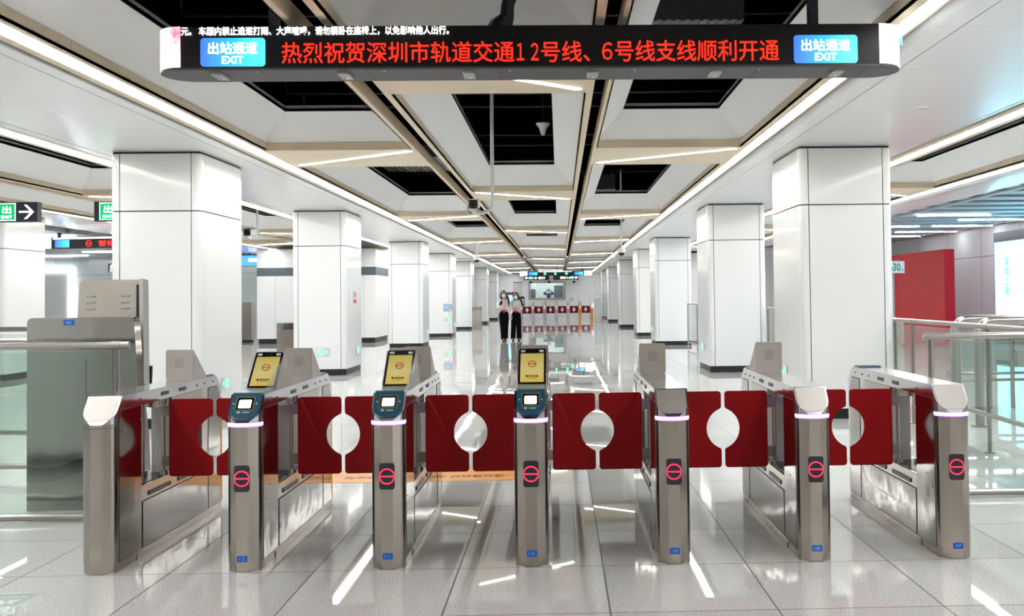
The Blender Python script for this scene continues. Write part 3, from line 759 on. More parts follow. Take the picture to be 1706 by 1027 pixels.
railing('steel handrail with glass in front of the steel service terminal, lower left', ((-5.3, 6.66), (-2.86, 6.66)), 1.125, (.45, 1), ext=.085)
railing('farther steel handrail behind the left terminal, at the left edge', ((-7.4, 9.9), (-3.9, 9.0)), 1.17, (0, .5, 1), low=.25)
railing('low second handrail at the left edge, between two others', ((-6.4, 8.3), (-3.6, 8.3)), 1.10, (0, 1), low=.1)
railing('steel handrail with glass right of the rightmost gate, nearest on the right', ((2.54, 6.95), (5.2, 6.95)), 1.10, (0, .55), ext=.05)
railing('glass railing running from the nearest right column towards the viewer', ((3.80, 11.5), (3.67, 7.02)), 1.10, (0, .14, .60, 1), low=.33)
railing('distant glass railing between the second and third right columns', ((3.52, 28.0), (3.62, 20.1)), 1.17, (0, .22, 1), low=.12, glass=glassc)
railing('distant glass railing between the nearest and second right columns', ((3.77, 18.4), (3.82, 13.0)), 1.15, (0, .5, 1), low=.12, glass=glassc)
railing('tiny glass railing beside the far orange gates', ((2.1, 60), (4.5, 60)), 1.35, (0, .5, 1), low=.1, glass=glassc)
for yy, xx, lab in ((11.3, 4.40, 'bent tube barrier behind the right railings, outer of the pair'), (10.55, 4.36, 'bent tube barrier behind the right railings, inner of the pair')):
    t = thing('tube_barrier', lab, 'barrier', (xx, yy, 0))
    obj('tube_frame', MB().tube([(0, 0, .02), (0, 0, .95)] + [(.15 - .15 * math.cos(a), 0, .95 + .15 * math.sin(a)) for a in [PI / 2 * k / 6 for k in range(1, 7)]] + [(4, 0, 1.10)], .045, 14), rail_m, t)
    obj('base_flange', MB().tube([(0, 0, 0), (0, 0, .02)], .09, 16), rail_m, t)
    obj('end_post', MB().tube([(3.9, 0, 0), (3.9, 0, 1.1)], .04, 12), rail_m, t)
t = thing('inner_gate_frame', 'low steel frame with glass panes far right, behind the bent tube barriers', 'barrier', (5.0, 12.2, 0))
fm = MB()
for z in (.83, .42, .34): fm.tube([(-.2, 0, z), (3.2, 0, z)], .018, 10)
obj('rails', fm, rail_m, t)
for x in (-.2, .17, .45, .9, 2.0, 3.2): obj('post', MB().tube([(x, 0, .0), (x, 0, .86)], .026, 10), rail_m, t)
obj('glass_panel', MB().box(-.15, 3.15, -.004, .004, .44, .81), glassg, t, smooth=False)
obj('lock_box', MB().box(.5, .86, -.03, .03, .50, .70), steel, t, bevel=.005)

# ------------------------------------------------------------------ steel service terminal, left
t = thing('service_terminal', 'large stainless steel service terminal behind the glass railing, left of the gates', 'terminal', (-3.2, 7.0, 0))
obj('cabinet', MB().prism([(-.40, 0), (.40, 0), (.375, .5), (.345, .8)] + [(.315 - .03 + .03 * math.cos(a), 1.27 + .03 * math.sin(a)) for a in (0, PI / 4, PI / 2)] + [(-.37 - .03 * math.sin(a), 1.27 + .03 * math.cos(a)) for a in (0, PI / 4, PI / 2)], 0, .10, 'y'), steel_p, t)
obj('door_seam', MB().box(-.006, -.002, -.002, .003, .35, 1.02).box(-.36, .34, -.002, .003, .345, .350), core, t, smooth=False)
obj('number_tag', MB().box(-.155, -.085, -.003, 0, 1.250, 1.285), blue_tag, t, smooth=False)
s_ = MB(); s_.T = at(-.12, -.003, 1.267) @ FRONT; s_.text('402', -.02, .02, -.009, .009, .001); obj('number', s_, tag_txt, t, smooth=False)
mon = MB(); mon.T = at(.0, .30, .80) @ Matrix.Rotation(-.10, 4, 'X')
mon.prism(rrect(-.225, .235, .40, .765, .03), 0, .05, 'y')
obj('monitor_stem', MB().box(-.15, .2, .10, .30, .0, 1.2), steel, t, bevel=.01); obj('monitor_back', mon, steel, t)
mon = MB(); mon.T = at(.0, .30, .80) @ Matrix.Rotation(-.10, 4, 'X'); mon.prism([(.236, .76), (.262, .76), (.300, .02), (.270, .02)], -.10, .0, 'y')
obj('monitor_side', mon, steel_l, t)
mon = MB(); mon.T = at(.0, .30, .80) @ Matrix.Rotation(-.10, 4, 'X'); mon.prism([(.215, .72), (.236, .72), (.270, .0), (.245, .0)], -.09, .01, 'y').box(.262, .305, .01, .03, .02, .15)
obj('monitor_bezel', mon, black_g, t, smooth=False)
lv = MB(); lv.T = at(.0, .30, .80) @ Matrix.Rotation(-.10, 4, 'X')
for cx in (-.135, .105):
    for z in (.655, .61, .565): lv.prism([(-.002, z), (-.016, z - .003), (-.002, z - .014)], cx - .028, cx + .028, 'x')
obj('louvres', lv, grey_pl, t, smooth=False)

# ------------------------------------------------------------------ small things in the hall
def bin_(x, y, w_, h, lab, d=.45):
    t = thing('litter_bin', lab, 'litter bin', (x, y, 0)); obj('body', MB().box(-w_ / 2, w_ / 2, 0, d, 0, h - .18), steel, t, bevel=.01); obj('lid', MB().box(-w_ / 2, w_ / 2, 0, d, h - .17, h), steel_p, t, bevel=.01)
bin_(-7.45, 28.2, .62, .78, 'steel litter bin in the left aisle behind the second left column')
bin_(-3.66, 45.0, .40, 1.02, 'distant steel litter bin standing by the fourth left column')
t = thing('steel_cabinet', 'tall brushed steel cabinet in the left aisle, below the blue screen', 'cabinet', (-10.62, 34.6, 0))
obj('body', MB().box(-.5, .26, 0, .5, .08, 1.36), steel, t, bevel=.01); obj('door_seam', MB().box(-.12, -.11, -.004, .002, .12, 1.3), core, t, smooth=False); obj('feet', MB().box(-.45, .2, .05, .45, 0, .08), core, t, smooth=False)
t = thing('hanging_screen', 'small blue hanging information screen in the left aisle', 'screen', (-10.85, 36, 2.6))
obj('housing', MB().box(-.45, .42, 0, .08, 0, .42), black_g, t, smooth=False)
obj('screen_image', MB().box(-.42, .39, -.006, 0, .03, .39), bluescr, t, smooth=False); obj('hanger_rod', MB().tube([(0, .04, .42), (0, .04, .6), (0, .04, 1.3)], .02, 8), dark_p, t)
s_ = MB(); s_.T = at(0, -.008, 0) @ FRONT; s_.box(-.02, .28, .17, .29, 0, .004); obj('screen_text', s_, wtxt, t, smooth=False)
def exit_light(loc, rz, lab, arrow=1, s=1):
    t = thing('exit_light', lab, 'exit light', loc, rz)
    s_ = MB(); s_.T = FRONT; s_.box(-.125 * s, .125 * s, -.075, .075, 0, .008); obj('plate', s_, grey_pl, t, smooth=False)
    s_ = MB(); s_.T = FRONT
    q = -arrow * .045 * s
    s_.box(q - .05, q + .05, .045, .055, .008, .011).box(q - .05, q + .05, -.055, -.045, .008, .011).box(q - .05, q - .04, -.05, .05, .008, .011).box(q + .04, q + .05, -.05, .05, .008, .011)
    s_.ring(.004, .012, .008, .011, 10, (q, .028)).prism([(q - .02, .012), (q + .018, .018), (q + .03, -.002), (q + .008, -.008), (q + .022, -.04), (q + .01, -.042), (q - .006, -.012), (q - .026, -.036), (q - .034, -.028)], .008, .011)
    r = arrow * .06 * s
    s_.box(r - .03, r + .012 * arrow, -.006, .006, .008, .011).prism([(r + arrow * .035, 0), (r + arrow * .0, .028), (r + arrow * .0, -.028)], .008, .011)
    obj('running_man', s_, green_e, t, smooth=False)
exit_light((-4.39, 19.075, .435), 0, 'green exit light with right arrow low on the front of the second left column')
exit_light((-3.957, 12.17, .43), PI / 2, 'green exit light on the side of the nearest left column', -1)
exit_light((2.701, 12.25, .47), -PI / 2, 'small green exit light on the inner side of the nearest right column', -1)
exit_light((2.701, 19.25, .44), -PI / 2, 'green exit light on the inner side of the second right column')
exit_light((2.701, 29.75, .44), -PI / 2, 'green exit light on the inner side of the third right column')
exit_light((-3.957, 20.1, .42), PI / 2, 'green exit light on the inner side of the second left column')
exit_light((-3.957, 30.7, .42), PI / 2, 'green exit light on the inner side of the third left column')
exit_light((-3.957, 38.6, .42), PI / 2, 'green exit light on the inner side of the fourth left column')
exit_light((-4.12, 37.695, .63), 0, 'green exit light low on the front of the fourth left column', -1, 1.3)
t = thing('wall_meter', 'grey equipment panel with blue display on the front of the fourth left column', 'control panel', (-4.12, 37.69, 1.06))
obj('plate', MB().box(-.16, .16, -.01, 0, -.14, .14), grey_p, t, smooth=False); obj('display', MB().box(-.11, .06, -.014, -.01, -.02, .08), bluescr, t, smooth=False); obj('key', MB().box(.07, .12, -.014, -.01, -.12, -.08), whitep, t, smooth=False)
t = thing('wall_notice', 'small red and white safety notice on the inner side of the second left column', 'notice', (-3.956, 19.85, 1.45), PI / 2)
obj('plate', MB().box(-.14, .14, -.004, 0, -.13, .13), whitep, t, smooth=False)
s_ = MB()
for i in range(3): s_.box(-.12 + i * .085, -.05 + i * .085, -.006, -.004, -.12, -.05)
obj('red_labels', s_, mat('notice_red', (.65, .02, .04), .5), t, smooth=False)
s_ = MB(); s_.T = at(0, -.004, 0) @ FRONT; s_.text('消防', -.11, .11, -.01, .10, .002); obj('notice_text', s_, mat('notice_red2', (.6, .1, .1), .5), t, smooth=False)

# exit arrow signs, left aisle
def arrow_sign(x, y, z, w_, h, lab, txt=True, shift=0):
    t = thing('exit_sign', lab, 'sign', (x, y, z))
    obj('housing', MB().box(-w_ / 2, w_ / 2, 0, .12, 0, h), mat('sign_navy', (.02, .03, .045), .4), t, smooth=False)
    obj('hanger_rod', MB().tube([(-w_ * .1, .06, h), (-w_ * .1, .06, h + .3), (-w_ * .1, .06, 4.47 - z)], .02, 8), grey_pl, t)
    c = w_ / 2 - .56 * h / .28 * .5
    s_ = MB(); s_.T = FRONT; a = h * .44; gx = w_ / 2 - h * 1.52
    s_.prism(rrect(gx - a, gx + a, h / 2 - a, h / 2 + a, .03), -.001, .004); gp = obj('green_panel', s_, green_s, t)
    s_ = MB(); s_.T = at(0, -.004, 0) @ FRONT
    s_.ring(a * .97, a, 0, .002, 4, (gx, h / 2)) if False else None
    s_.text('出', gx - a * .5, gx + a * .5, h * .42, h * .80, .003, .01); s_.text('EXIT', gx - a * .62, gx + a * .62, h * .18, h * .31, .003, .005)
    for q in ((gx - a, gx + a, h / 2 + a - .008, h / 2 + a), (gx - a, gx + a, h / 2 - a, h / 2 - a + .008), (gx - a, gx - a + .008, h / 2 - a, h / 2 + a), (gx + a - .008, gx + a, h / 2 - a, h / 2 + a)): s_.box(*q, 0, .002)
    obj('exit_text', s_, wtxt, gp, smooth=False)
    ax = w_ / 2 - h * .55; s_ = MB(); s_.T = at(0, -.002, 0) @ FRONT
    s_.box(ax - h * .36, ax + h * .30, h * .46, h * .54, 0, .003)
    for sg_ in (1, -1): s_.prism([(ax + h * .38, h / 2), (ax + h * .02, h / 2 + sg_ * h * .36), (ax - h * .1, h / 2 + sg_ * h * .36), (ax + h * .24, h / 2)], 0, .003)
    obj('arrow', s_, wtxt, t, smooth=False)
    return t
arrow_sign(-7.62, 14, 2.508, 1.11, .268, 'black hanging exit sign with green square and white right arrow, at the left edge')
arrow_sign(-6.02, 14.03, 2.508, .60, .268, 'black hanging exit sign mostly hidden behind the nearest left column')
# second LED board beyond the left columns, distant
t = thing('led_sign', 'distant LED board with red letters seen between the two left columns', 'sign', (-12.6, 24, 2.66), -.18)
obj('housing', MB().box(.9, 3.6, 0, .3, 0, .26), core, t, smooth=False); obj('end_screen', MB().box(-.2, .9, -.0, .3, .02, .33), wscr, t, smooth=False)
obj('ticker_text', MB().box(.95, 3.5, -.006, 0, .21, .245), wtxt, t, smooth=False); obj('exit_panel', MB().box(1.0, 1.36, -.006, 0, .02, .19), exit_scr, t, smooth=False)
s_ = MB(); s_.T = at(0, 0, 0) @ FRONT; s_.ring(.055, .075, 0, .006, 20, (1.85, .10)); s_.box(1.79, 1.91, .092, .108, 0, .006); s_.text('暂停服务', 2.1, 2.9, .03, .17, .004, .02); obj('red_text', s_, redtxt, t, smooth=False)
for x in (1.0, 2.6): obj('hanger_rod', MB().box(x - .03, x + .03, .12, .18, .26, .42), dark_p, t, smooth=False)
# outer left: lights, bright portal, sign
for x0, x1, y, lab in ((-14.2, -11.4, 29.0, 'far lamp bar above the distant left LED board'), (-15.0, -11.9, 32.5, 'far lamp bar above the lit portal'), (-14.5, -12.4, 21.0, 'far lamp bar behind the left edge column')):
    tag(obj('lamp_bar', MB().box(x0, x1, y, y + .09, 2.98, 3.02), led_m, smooth=False), lab, 'ceiling light')
for i, y in enumerate((12.5, 16.2, 19.9, 24.7, 27.1, 35.0)):  # extra lamp bars added to brighten the outer left zone
    for j, x in enumerate((-22.6, -18.6, -14.2)):
        tag(obj('lamp_bar', MB().box(x, x + 2.6, y, y + .09, 2.98, 3.02), led_m, smooth=False), '%s added lamp bar of the %s outer left line, counted from the viewer' % (('first', 'second', 'third', 'fourth', 'fifth', 'sixth')[i], ('far left', 'middle', 'inner')[j]), 'ceiling light', 'added lamp bars of the outer left zone')
t = thing('lit_portal', 'bright white framed doorway seen between the two left columns', 'doorway', (-18.6, 37.95, 0))
obj('light_frame', MB().box(-2.6, .78, -.10, 0, 2.52, 2.72).box(.60, .78, -.10, 0, 0, 2.52), mat('portal_light', (.9, .9, .9), .4, emit=(.95, .97, 1), es=2.5), t, smooth=False)
obj('inner_panel', MB().box(-2.6, .60, -.04, 0, 0, 2.52), grey_pl, t, smooth=False)
tag(obj('wall_screen', MB().box(-17.55, -17.0, 37.85, 37.94, 1.1, 1.95), wscr, bevel=.02), 'small glowing white screen beside the lit portal', 'screen')
t = thing('hanging_sign', 'small dark sign with white Chinese characters left of the nearest left column', 'sign', (-13.25, 31.0, 2.31))
obj('housing', MB().box(-.30, .75, 0, .1, 0, .26), band_m, t, smooth=False); obj('hanger_rod', MB().tube([(.1, .05, .26), (.1, .05, .7)], .02, 8), grey_pl, t)
s_ = MB(); s_.T = FRONT; s_.text('免费', -.24, .12, .09, .23, .004, .02); s_.box(-.24, .6, .03, .06, 0, .004); obj('sign_text', s_, wtxt, t, smooth=False)
# CCTV
def cctv(x, y, zc, ztop, lab, side=-1, big=1, sc=1):
    t = thing('security_camera', lab, 'camera', (x, y, zc)); t.scale = (sc,) * 3
    ztop = zc + (ztop - zc) / sc
    r = .022 * big; h = ztop - zc; k = .12
    path = [(0, 0, h), (0, 0, k)] + [(side * (k - k * math.cos(a)), 0, k - k * math.sin(a)) for a in [PI / 2 * q / 6 for q in range(1, 7)]] + [(side * .24, 0, 0)]
    obj('pole', MB().tube(path, r, 12), whitep, t)
    obj('base', MB().tube([(side * .22, 0, 0), (side * .22, 0, .05)], .035, 12), whitep, t)
    b = MB(); b.T = at(side * .22, 0, .105) @ Matrix.Rotation(.12, 4, 'X')
    b.prism(rrect(-.06, .06, -.06, .06, .03), -.12, .16, 'y'); hd_ = obj('camera_body', b, whitep, t)
    b = MB(); b.T = at(side * .22, 0, .105) @ Matrix.Rotation(.12, 4, 'X'); b.prism(rrect(-.052, .052, -.05, .052, .015), -.126, -.118, 'y'); obj('camera_front', b, black_g, hd_)
    b = MB(); b.T = at(side * .22, 0, .105) @ Matrix.Rotation(.12, 4, 'X')
    for q, w__ in ((-.034, .024), (.034, .024), (-.034, -.028), (.034, -.028)): b.box(q - .009, q + .009, -.129, -.125, w__ - .006, w__ + .006)
    obj('infrared_lamps', b, mat('ir_lamp', (.25, .12, .08), .3), hd_, smooth=False)
    obj('cable', MB().tube([(side * .28, .0, .11), (side * .30, -.01, .05), (side * .27, -.01, .0), (side * .22, 0, .0)], .005, 6), black_g, t)
cctv(-.79, 12.2, 2.42, 4.46, 'white security camera on a bent pole hanging in the middle of the hall')
cctv(-6.31, 21.5, 2.70, 4.46, 'white security camera on a bent pole in the left aisle above the slate band', big=.8, side=-.55, sc=1.35)
def dome(x, y, z0, z1, lab):
    t = thing('dome_camera', lab, 'camera', (x, y, z0))
    obj('pole', MB().tube([(0, 0, .1), (0, 0, .5), (0, 0, z1 - z0)], .022, 10), whitep, t); obj('housing', MB().lathe([(.05, .16), (.09, .12), (.10, .05), (.085, .02)], 16), whitep, t); obj('dome', MB().sphere((0, 0, .02), .075), black_g, t)
dome(-2.44, 30.2, 2.50, 3.12, 'dome camera on a thin rod near the left hall light, far away')
dome(1.50, 24.5, 2.43, 4.45, 'dome camera on a thin rod at the right hall light')
t = thing('wireless_antenna', 'white cone shaped antenna hanging in the black opening above the hall', 'antenna', (-.20, 13.8, 3.60))
obj('cone', MB().lathe([(.02, 0), (.035, .03), (.05, .09), (.085, .14), (.10, .155), (.09, .165)], 20), whitep, t); obj('rod', MB().tube([(0, 0, .16), (0, 0, .5), (0, 0, .85)], .012, 6), dark_p, t)
for x, y, lab in ((-4.40, 9.0, 'flush round downlight in the left soffit'), (3.28, 9.07, 'flush round downlight in the right soffit')):
    tag(obj('downlight', MB().lathe([(.075, -.003), (.085, 0), (.085, .01)], 24, (x, y, ZS)), soff_m), lab + ', nearest the viewer', 'downlight')
# things up in the black void
for (x0, x1, y0, y1, z0, z1), lab in (((-3.25, -1.95, 17.6, 19.6, 3.85, 4.05), 'grey louvred duct in the black opening of the left coffer row'), ((.75, 1.45, 4.9, 7.9, 3.9, 4.2), 'grey air duct in the nearest right black opening'),
        ((.8, 1.6, 8.6, 9.5, 3.75, 4.1), 'grey duct just beyond the LED sign, right coffer row'), ((.6, 1.3, 23.2, 25.6, 3.85, 4.2), 'grey duct in the second right black opening')):
    t = thing('air_duct', lab, 'duct', ((x0 + x1) / 2, (y0 + y1) / 2, z0)); a, b, c = (x1 - x0) / 2, (y1 - y0) / 2, z1 - z0
    obj('casing', MB().box(-a, a, -b, b, 0, c), duct_m, t, smooth=False)
    lv = MB(); k = int(2 * a / .08)
    for i in range(k): lv.box(-a + i * .08 + .02, -a + i * .08 + .05, -b - .01, b, -.012, 0)
    obj('louvres', lv, rail_m if 'louvred' in lab else duct_m, t, smooth=False)
    obj('hanger', MB().box(-a, -a + .02, -.02, .0, c, 4.45 - z0), duct_m, t, smooth=False); obj('hanger', MB().box(a - .02, a, -.02, 0, c, 4.45 - z0), duct_m, t, smooth=False)
for y, lab in ((9.6, 'first'), (10.35, 'second'), (14.3, 'third'), (15.3, 'fourth'), (18.0, 'fifth'), (19.2, 'sixth'), (23.5, 'seventh')):
    tag(obj('conduit', MB().tube([(-3.8, y, 4.46), (-3.78, y, 4.29), (-.5, y, 4.27), (2.58, y, 4.29), (2.6, y, 4.46)], .012, 6), duct_m), 'thin steel conduit crossing the black ceiling void, %s from the viewer' % lab, 'pipe')
tag(obj('conduit', MB().tube([(-4.2, 42, 3.02), (-.5, 42, 3.02), (3.0, 42, 3.02)], .022, 8), grey_p), 'thin pipe crossing the far end of the hall below the beams', 'pipe')

# ------------------------------------------------------------------ far end of the hall
t = thing('led_sign', 'tiny far LED board with white ends and green arrows above the far gates', 'sign', (-.2, 58, 2.63))
obj('housing', MB().box(-1.62, 1.62, 0, .3, 0, .25), black_g, t, smooth=False)
for a, b in ((-2.04, -1.62), (1.62, 2.04)): obj('end_screen', MB().box(a, b, 0, .3, 0, .25), wscr, t, smooth=False)
for a, b in ((-1.55, -1.05), (1.05, 1.55)): obj('exit_panel', MB().box(a, b, -.01, 0, .03, .21), exit_scr, t, smooth=False)
s_ = MB()
s_.T = FRONT
for x in (-.62, -.02, .60): s_.box(x - .04, x + .04, .08, .2, 0, .01).prism([(x - .1, .12), (x + .1, .12), (x, .02)], 0, .012)
obj('green_arrows', s_, green_e, t, smooth=False); obj('ticker_text', MB().box(-1.0, .9, -.01, 0, .215, .245), wtxt, t, smooth=False)
for x in (-1.5, 1.5): obj('hanger_rod', MB().box(x - .03, x + .03, .12, .18, .25, .6), dark_p, t, smooth=False)
for x, s_t, lab, ar in ((-1.27, 'C D 出口', 'tiny black hanging sign with left arrow and letters C D, far end', -1), (.35, '出口 A B', 'tiny black hanging sign with right arrow, far end', 1)):
    t = thing('hanging_sign', lab, 'sign', (x, 57, 2.36)); obj('housing', MB().box(-.70, .70, 0, .1, 0, .26), black_g, t, smooth=False)
    s_ = MB(); s_.T = FRONT; s_.text(s_t, -.30, .45, .06, .20, .005, .02) if ar < 0 else s_.text(s_t, -.30, .30, .06, .20, .005, .02)
    q = ar * .56; s_.box(q - .08, q + .08, .115, .145, 0, .006).prism([(q + ar * .1, .13), (q, .21), (q, .05)], 0, .006); obj('sign_text', s_, wtxt, t, smooth=False)
    s_ = MB(); s_.T = FRONT; s_.box(ar * .38 - .06, ar * .38 + .06, .06, .2, 0, .004); obj('green_panel', s_, green_e, t, smooth=False)
    for hx_ in ((.35,) if ar < 0 else (-.5,)): obj('hanger_rod', MB().box(hx_ - .015, hx_ + .015, .03, .06, .26, 2.09), dark_p, t, smooth=False)
for x, lab in ((-1.70, 'left'), (-.62, 'middle'), (.85, 'right')):
    t = thing('dome_camera', 'tiny black dome camera under the far signs, %s of three' % lab, 'camera', (x, 60, 2.25)); obj('dome', MB().sphere((0, 0, .05), .08), black_g, t); obj('rod', MB().tube([(0, 0, .1), (0, 0, .5), (0, 0, 2.2 if x > -1 else .83)], .015, 6), whitep, t)
t = thing('wall_poster', 'faint white poster with purple top edge on the far wall', 'poster', (-2.95, YF - .01, 1.35)); obj('sheet', MB().box(-.32, .32, -.01, 0, 0, 1.15), mat('poster_paper', (.68, .68, .69), .5), t, smooth=False); obj('title_bar', MB().box(-.32, .32, -.014, -.01, 1.10, 1.16), mat('purple', (.15, .08, .4), .5), t, smooth=False)
t = thing('wall_clock', 'small white round device with blue rim on the far wall right of the window', 'device', (.85, YF - .01, 1.25)); s_ = MB(); s_.T = FRONT; s_.ring(.09, .12, 0, .03, 16); obj('rim', s_, mat('rim_blue', (.1, .25, .5), .4), t, smooth=False); s_ = MB(); s_.T = FRONT; s_.ring(.001, .09, 0, .02, 16); obj('dial', s_, whitep, t, smooth=False)
t = thing('shelf_unit', 'grey shelf inside the far booth window, right side', 'shelf', (-.05, 74.2, 0)); obj('frame', MB().box(-.35, .3, 0, .4, 0, 2.25), band_m, t, smooth=False)
t = thing('shelf_unit', 'grey shelf inside the far booth window, left side', 'shelf', (-1.95, 74.2, 0)); obj('frame', MB().box(-.18, .2, 0, .4, 0, 2.0), band_m, t, smooth=False)
# self-service kiosk seen between the women
t = thing('ticket_kiosk', 'white ticket kiosk with blue screen and purple light, seen between the two women', 'kiosk', (-2.28, 47.5, 0))
obj('body', MB().box(-.22, .24, 0, .4, 0, 1.57), whitep, t, bevel=.02); obj('hood', MB().box(-.20, .22, -.05, .4, 1.56, 1.64), black_g, t, smooth=False)
obj('screen_image', MB().box(-.1, .22, -.01, 0, .85, 1.5), mat('kiosk_blue', (.2, .5, .9), .4, emit=(.25, .6, 1), es=1.2), t, smooth=False); obj('light_strip', MB().box(.02, .1, -.012, 0, .05, .75), mat('kiosk_purple', (.5, .3, .9), .4, emit=(.55, .35, 1), es=1.6), t, smooth=False)
obj('beacon', MB().lathe([(.05, 0), (.05, .06), (.02, .08)], 10, (.1, .2, 1.64)), redled, t)
t = thing('notice_stand', 'small black framed board beside the kiosk, left of the right woman', 'board', (-1.83, 48.5, 0)); obj('panel', MB().box(-.16, .16, 0, .04, 1.0, 1.45), black_g, t, smooth=False); obj('sheet', MB().box(-.06, .02, -.01, 0, 1.1, 1.35).box(.05, .12, -.01, 0, 1.1, 1.35), whitep, t, smooth=False); obj('stem', MB().tube([(0, .02, 0), (0, .02, 1.0)], .02, 8), rail_m, t)

# ------------------------------------------------------------------ floor films
t = thing('floor_banner', 'orange printed strip stuck on the floor behind the left gates', 'floor sticker', (0, 0, 0))
obj('film', MB().box(-2.55, -.33, 7.88, 8.42, 0, .002), film_m, t, smooth=False)
s_ = MB(); s_.T = at(0, 0, .002) @ Matrix.Rotation(PI, 4, 'Z')
s_.text('请站稳扶好 注意安全 有序进出站', .45, 1.70, -8.14, -8.03, .001, .01); obj('film_text', s_, mat('dark_ink', (.25, .10, .02), .5), t, smooth=False)
t = thing('floor_sticker', 'faint pale green exit square stuck upside down on the floor, bottom left corner', 'floor sticker', (-2.62, 4.93, 0))
obj('film', MB().prism(rrect(-.10, .10, -.11, .11, .02), 0, .001), mat('pale_green_film', (.36, .44, .38), .3), t)
s_ = MB(); s_.T = at(0, 0, .001) @ Matrix.Rotation(PI, 4, 'Z'); s_.text('出', -.06, .06, -.01, .08, .0008, .05); s_.text('EXIT', -.06, .06, -.06, -.03, .0008)
s_.ring(.001, .007, 0, .0008, 8, (-.15, 0))
for q in ((-.1, .1, .105, .11), (-.1, .1, -.11, -.105), (-.1, -.095, -.11, .11), (.095, .1, -.11, .11)): s_.box(*q, 0, .0008)
obj('white_print', s_, mat('pale_print', (.75, .78, .78), .4), t, smooth=False)

# ------------------------------------------------------------------ outer right zone
t = thing('partition', 'large red partition wall to the right of the nearest right column', 'partition', (9.9, 26, 0))
obj('panel', MB().box(0, .27, 0, 11.5, 0, 2.52), red_wall, t, smooth=False)
obj('doorway_reveal', MB().box(-.06, .0, 3.9, 5.1, 0, 2.30), mat('reveal_pale', (.62, .68, .80), .4), t, smooth=False)
obj('door_edge', MB().box(-.08, -.06, 4.7, 5.1, 0, 2.32), whitep, t, smooth=False)
t = thing('height_display', 'white box with green digits 630 in front of the red partition', 'display', (8.66, 26.2, 1.92))
obj('housing', MB().box(-.30, .28, 0, .06, 0, .31), whitep, t, smooth=False)
s_ = MB(); s_.T = FRONT; s_.text('630', -.12, .17, .05, .26, .006, .02); s_.text('cm', .18, .25, .05, .10, .006); obj('digits', s_, green_d, t, smooth=False)
obj('post', MB().tube([(-.2, .03, -1.92), (-.2, .03, 0)], .02, 8), whitep, t)
s_ = MB(); s_.T = FRONT; s_.text('高度', -.15, .15, .34, .42, .006, .03); obj('red_text', s_, mat('text_red', (.7, .05, .05), .5), t, smooth=False)
t = thing('service_counter', 'pale peach counter with windows, low in front of the red partition', 'counter', (8.55, 26.8, 0))
obj('body', MB().prism(rrect(-.45, .55, 0, .72, .12), 0, .8, 'y'), peach, t); obj('window_strip', MB().box(-.2, .40, -.01, 0, .25, .50), mat('cream', (.8, .68, .52), .5), t, smooth=False)
t = thing('billboard_screen', 'huge glowing cyan and white screen at the right edge with vertical characters', 'screen', (12.49, 28.75, 0))
obj('frame', MB().box(-.10, 0, -9.2, 0, .55, 3.08), mat('frame_navy', (.01, .03, .06), .3), t, smooth=False); obj('screen_image', MB().box(-.12, -.10, -9.1, -.08, .66, 2.80), big_scr, t, smooth=False)
s_ = MB(); s_.T = at(-.12, -.85, 0) @ Matrix.Rotation(-PI / 2, 4, 'Z') @ FRONT
for i, ch in enumerate('深圳之窗'): s_.text(ch, -.12, .12, 2.12 - i * .27, 2.36 - i * .27, .006, .01)
obj('screen_text', s_, cyanscr, t, smooth=False)
for x0, x1, y, lab in ((8.75, 10.55, 24.6, 'lamp bar between right baffles, nearest'), (10.6, 12.3, 28.6, 'lamp bar between right baffles, above the big screen'), (8.6, 10.2, 28.6, 'lamp bar between right baffles, above the red partition'), (8.8, 12.0, 33.5, 'lamp bar between right baffles, farthest'), (10.4, 12.3, 31.2, 'short added lamp bar behind the red partition'), (10.4, 12.3, 26.2, 'short added lamp bar right of the red partition end')):  # the two short bars are added to brighten the right wall
    tag(obj('lamp_bar', MB().box(x0, x1, y, y + .07, 3.27, 3.295), led_m, smooth=False), lab, 'ceiling light')
for i, y in enumerate((10.8, 14.2, 17.7)):  # out-of-view bars added as fill for the outer right zone
    tag(obj('lamp_bar', MB().box(8.6, 11.9, y, y + .07, 3.27, 3.295), led_m, smooth=False), '%s added lamp bar between the near right baffles, beyond the right picture edge' % ('first', 'second', 'third')[i], 'ceiling light', 'added lamp bars of the outer right zone')
t = thing('speaker_ring', 'round white ceiling ring fitting above the big screen, right edge', 'ceiling fitting', (10.0, 19.8, 3.17)); s_ = MB(); s_.ring(.20, .30, 0, .08, 28).ring(.06, .14, .0, .08, 20); obj('rings', s_, whitep, t)

# ------------------------------------------------------------------ people
def skin_mesh(name, pts, edges, m, parent, sub=2, root=0):
    """pts: list of (x, y, z, rx, ry); grown with a Skin modifier into one continuous surface"""
    me = bpy.data.meshes.new(name); me.from_pydata([p[:3] for p in pts], edges, [])
    o = bpy.data.objects.new(name, me); COL.objects.link(o)
    md = o.modifiers.new('skin', 'SKIN'); md.use_smooth_shade = True
    for i, p in enumerate(pts):
        sv = me.skin_vertices[0].data[i]; sv.radius = (p[3], p[4]); sv.use_root = (i == root)
    s2 = o.modifiers.new('sub', 'SUBSURF'); s2.levels = sub; s2.render_levels = sub
    bpy.context.view_layer.update()
    nm = bpy.data.meshes.new_from_object(o.evaluated_get(bpy.context.evaluated_depsgraph_get()))
    bpy.data.objects.remove(o); bpy.data.meshes.remove(me)
    nm.materials.clear(); nm.materials.append(m)
    for p in nm.polygons: p.use_smooth = True
    ob = bpy.data.objects.new(name, nm); COL.objects.link(ob); ob.parent = parent
    return ob
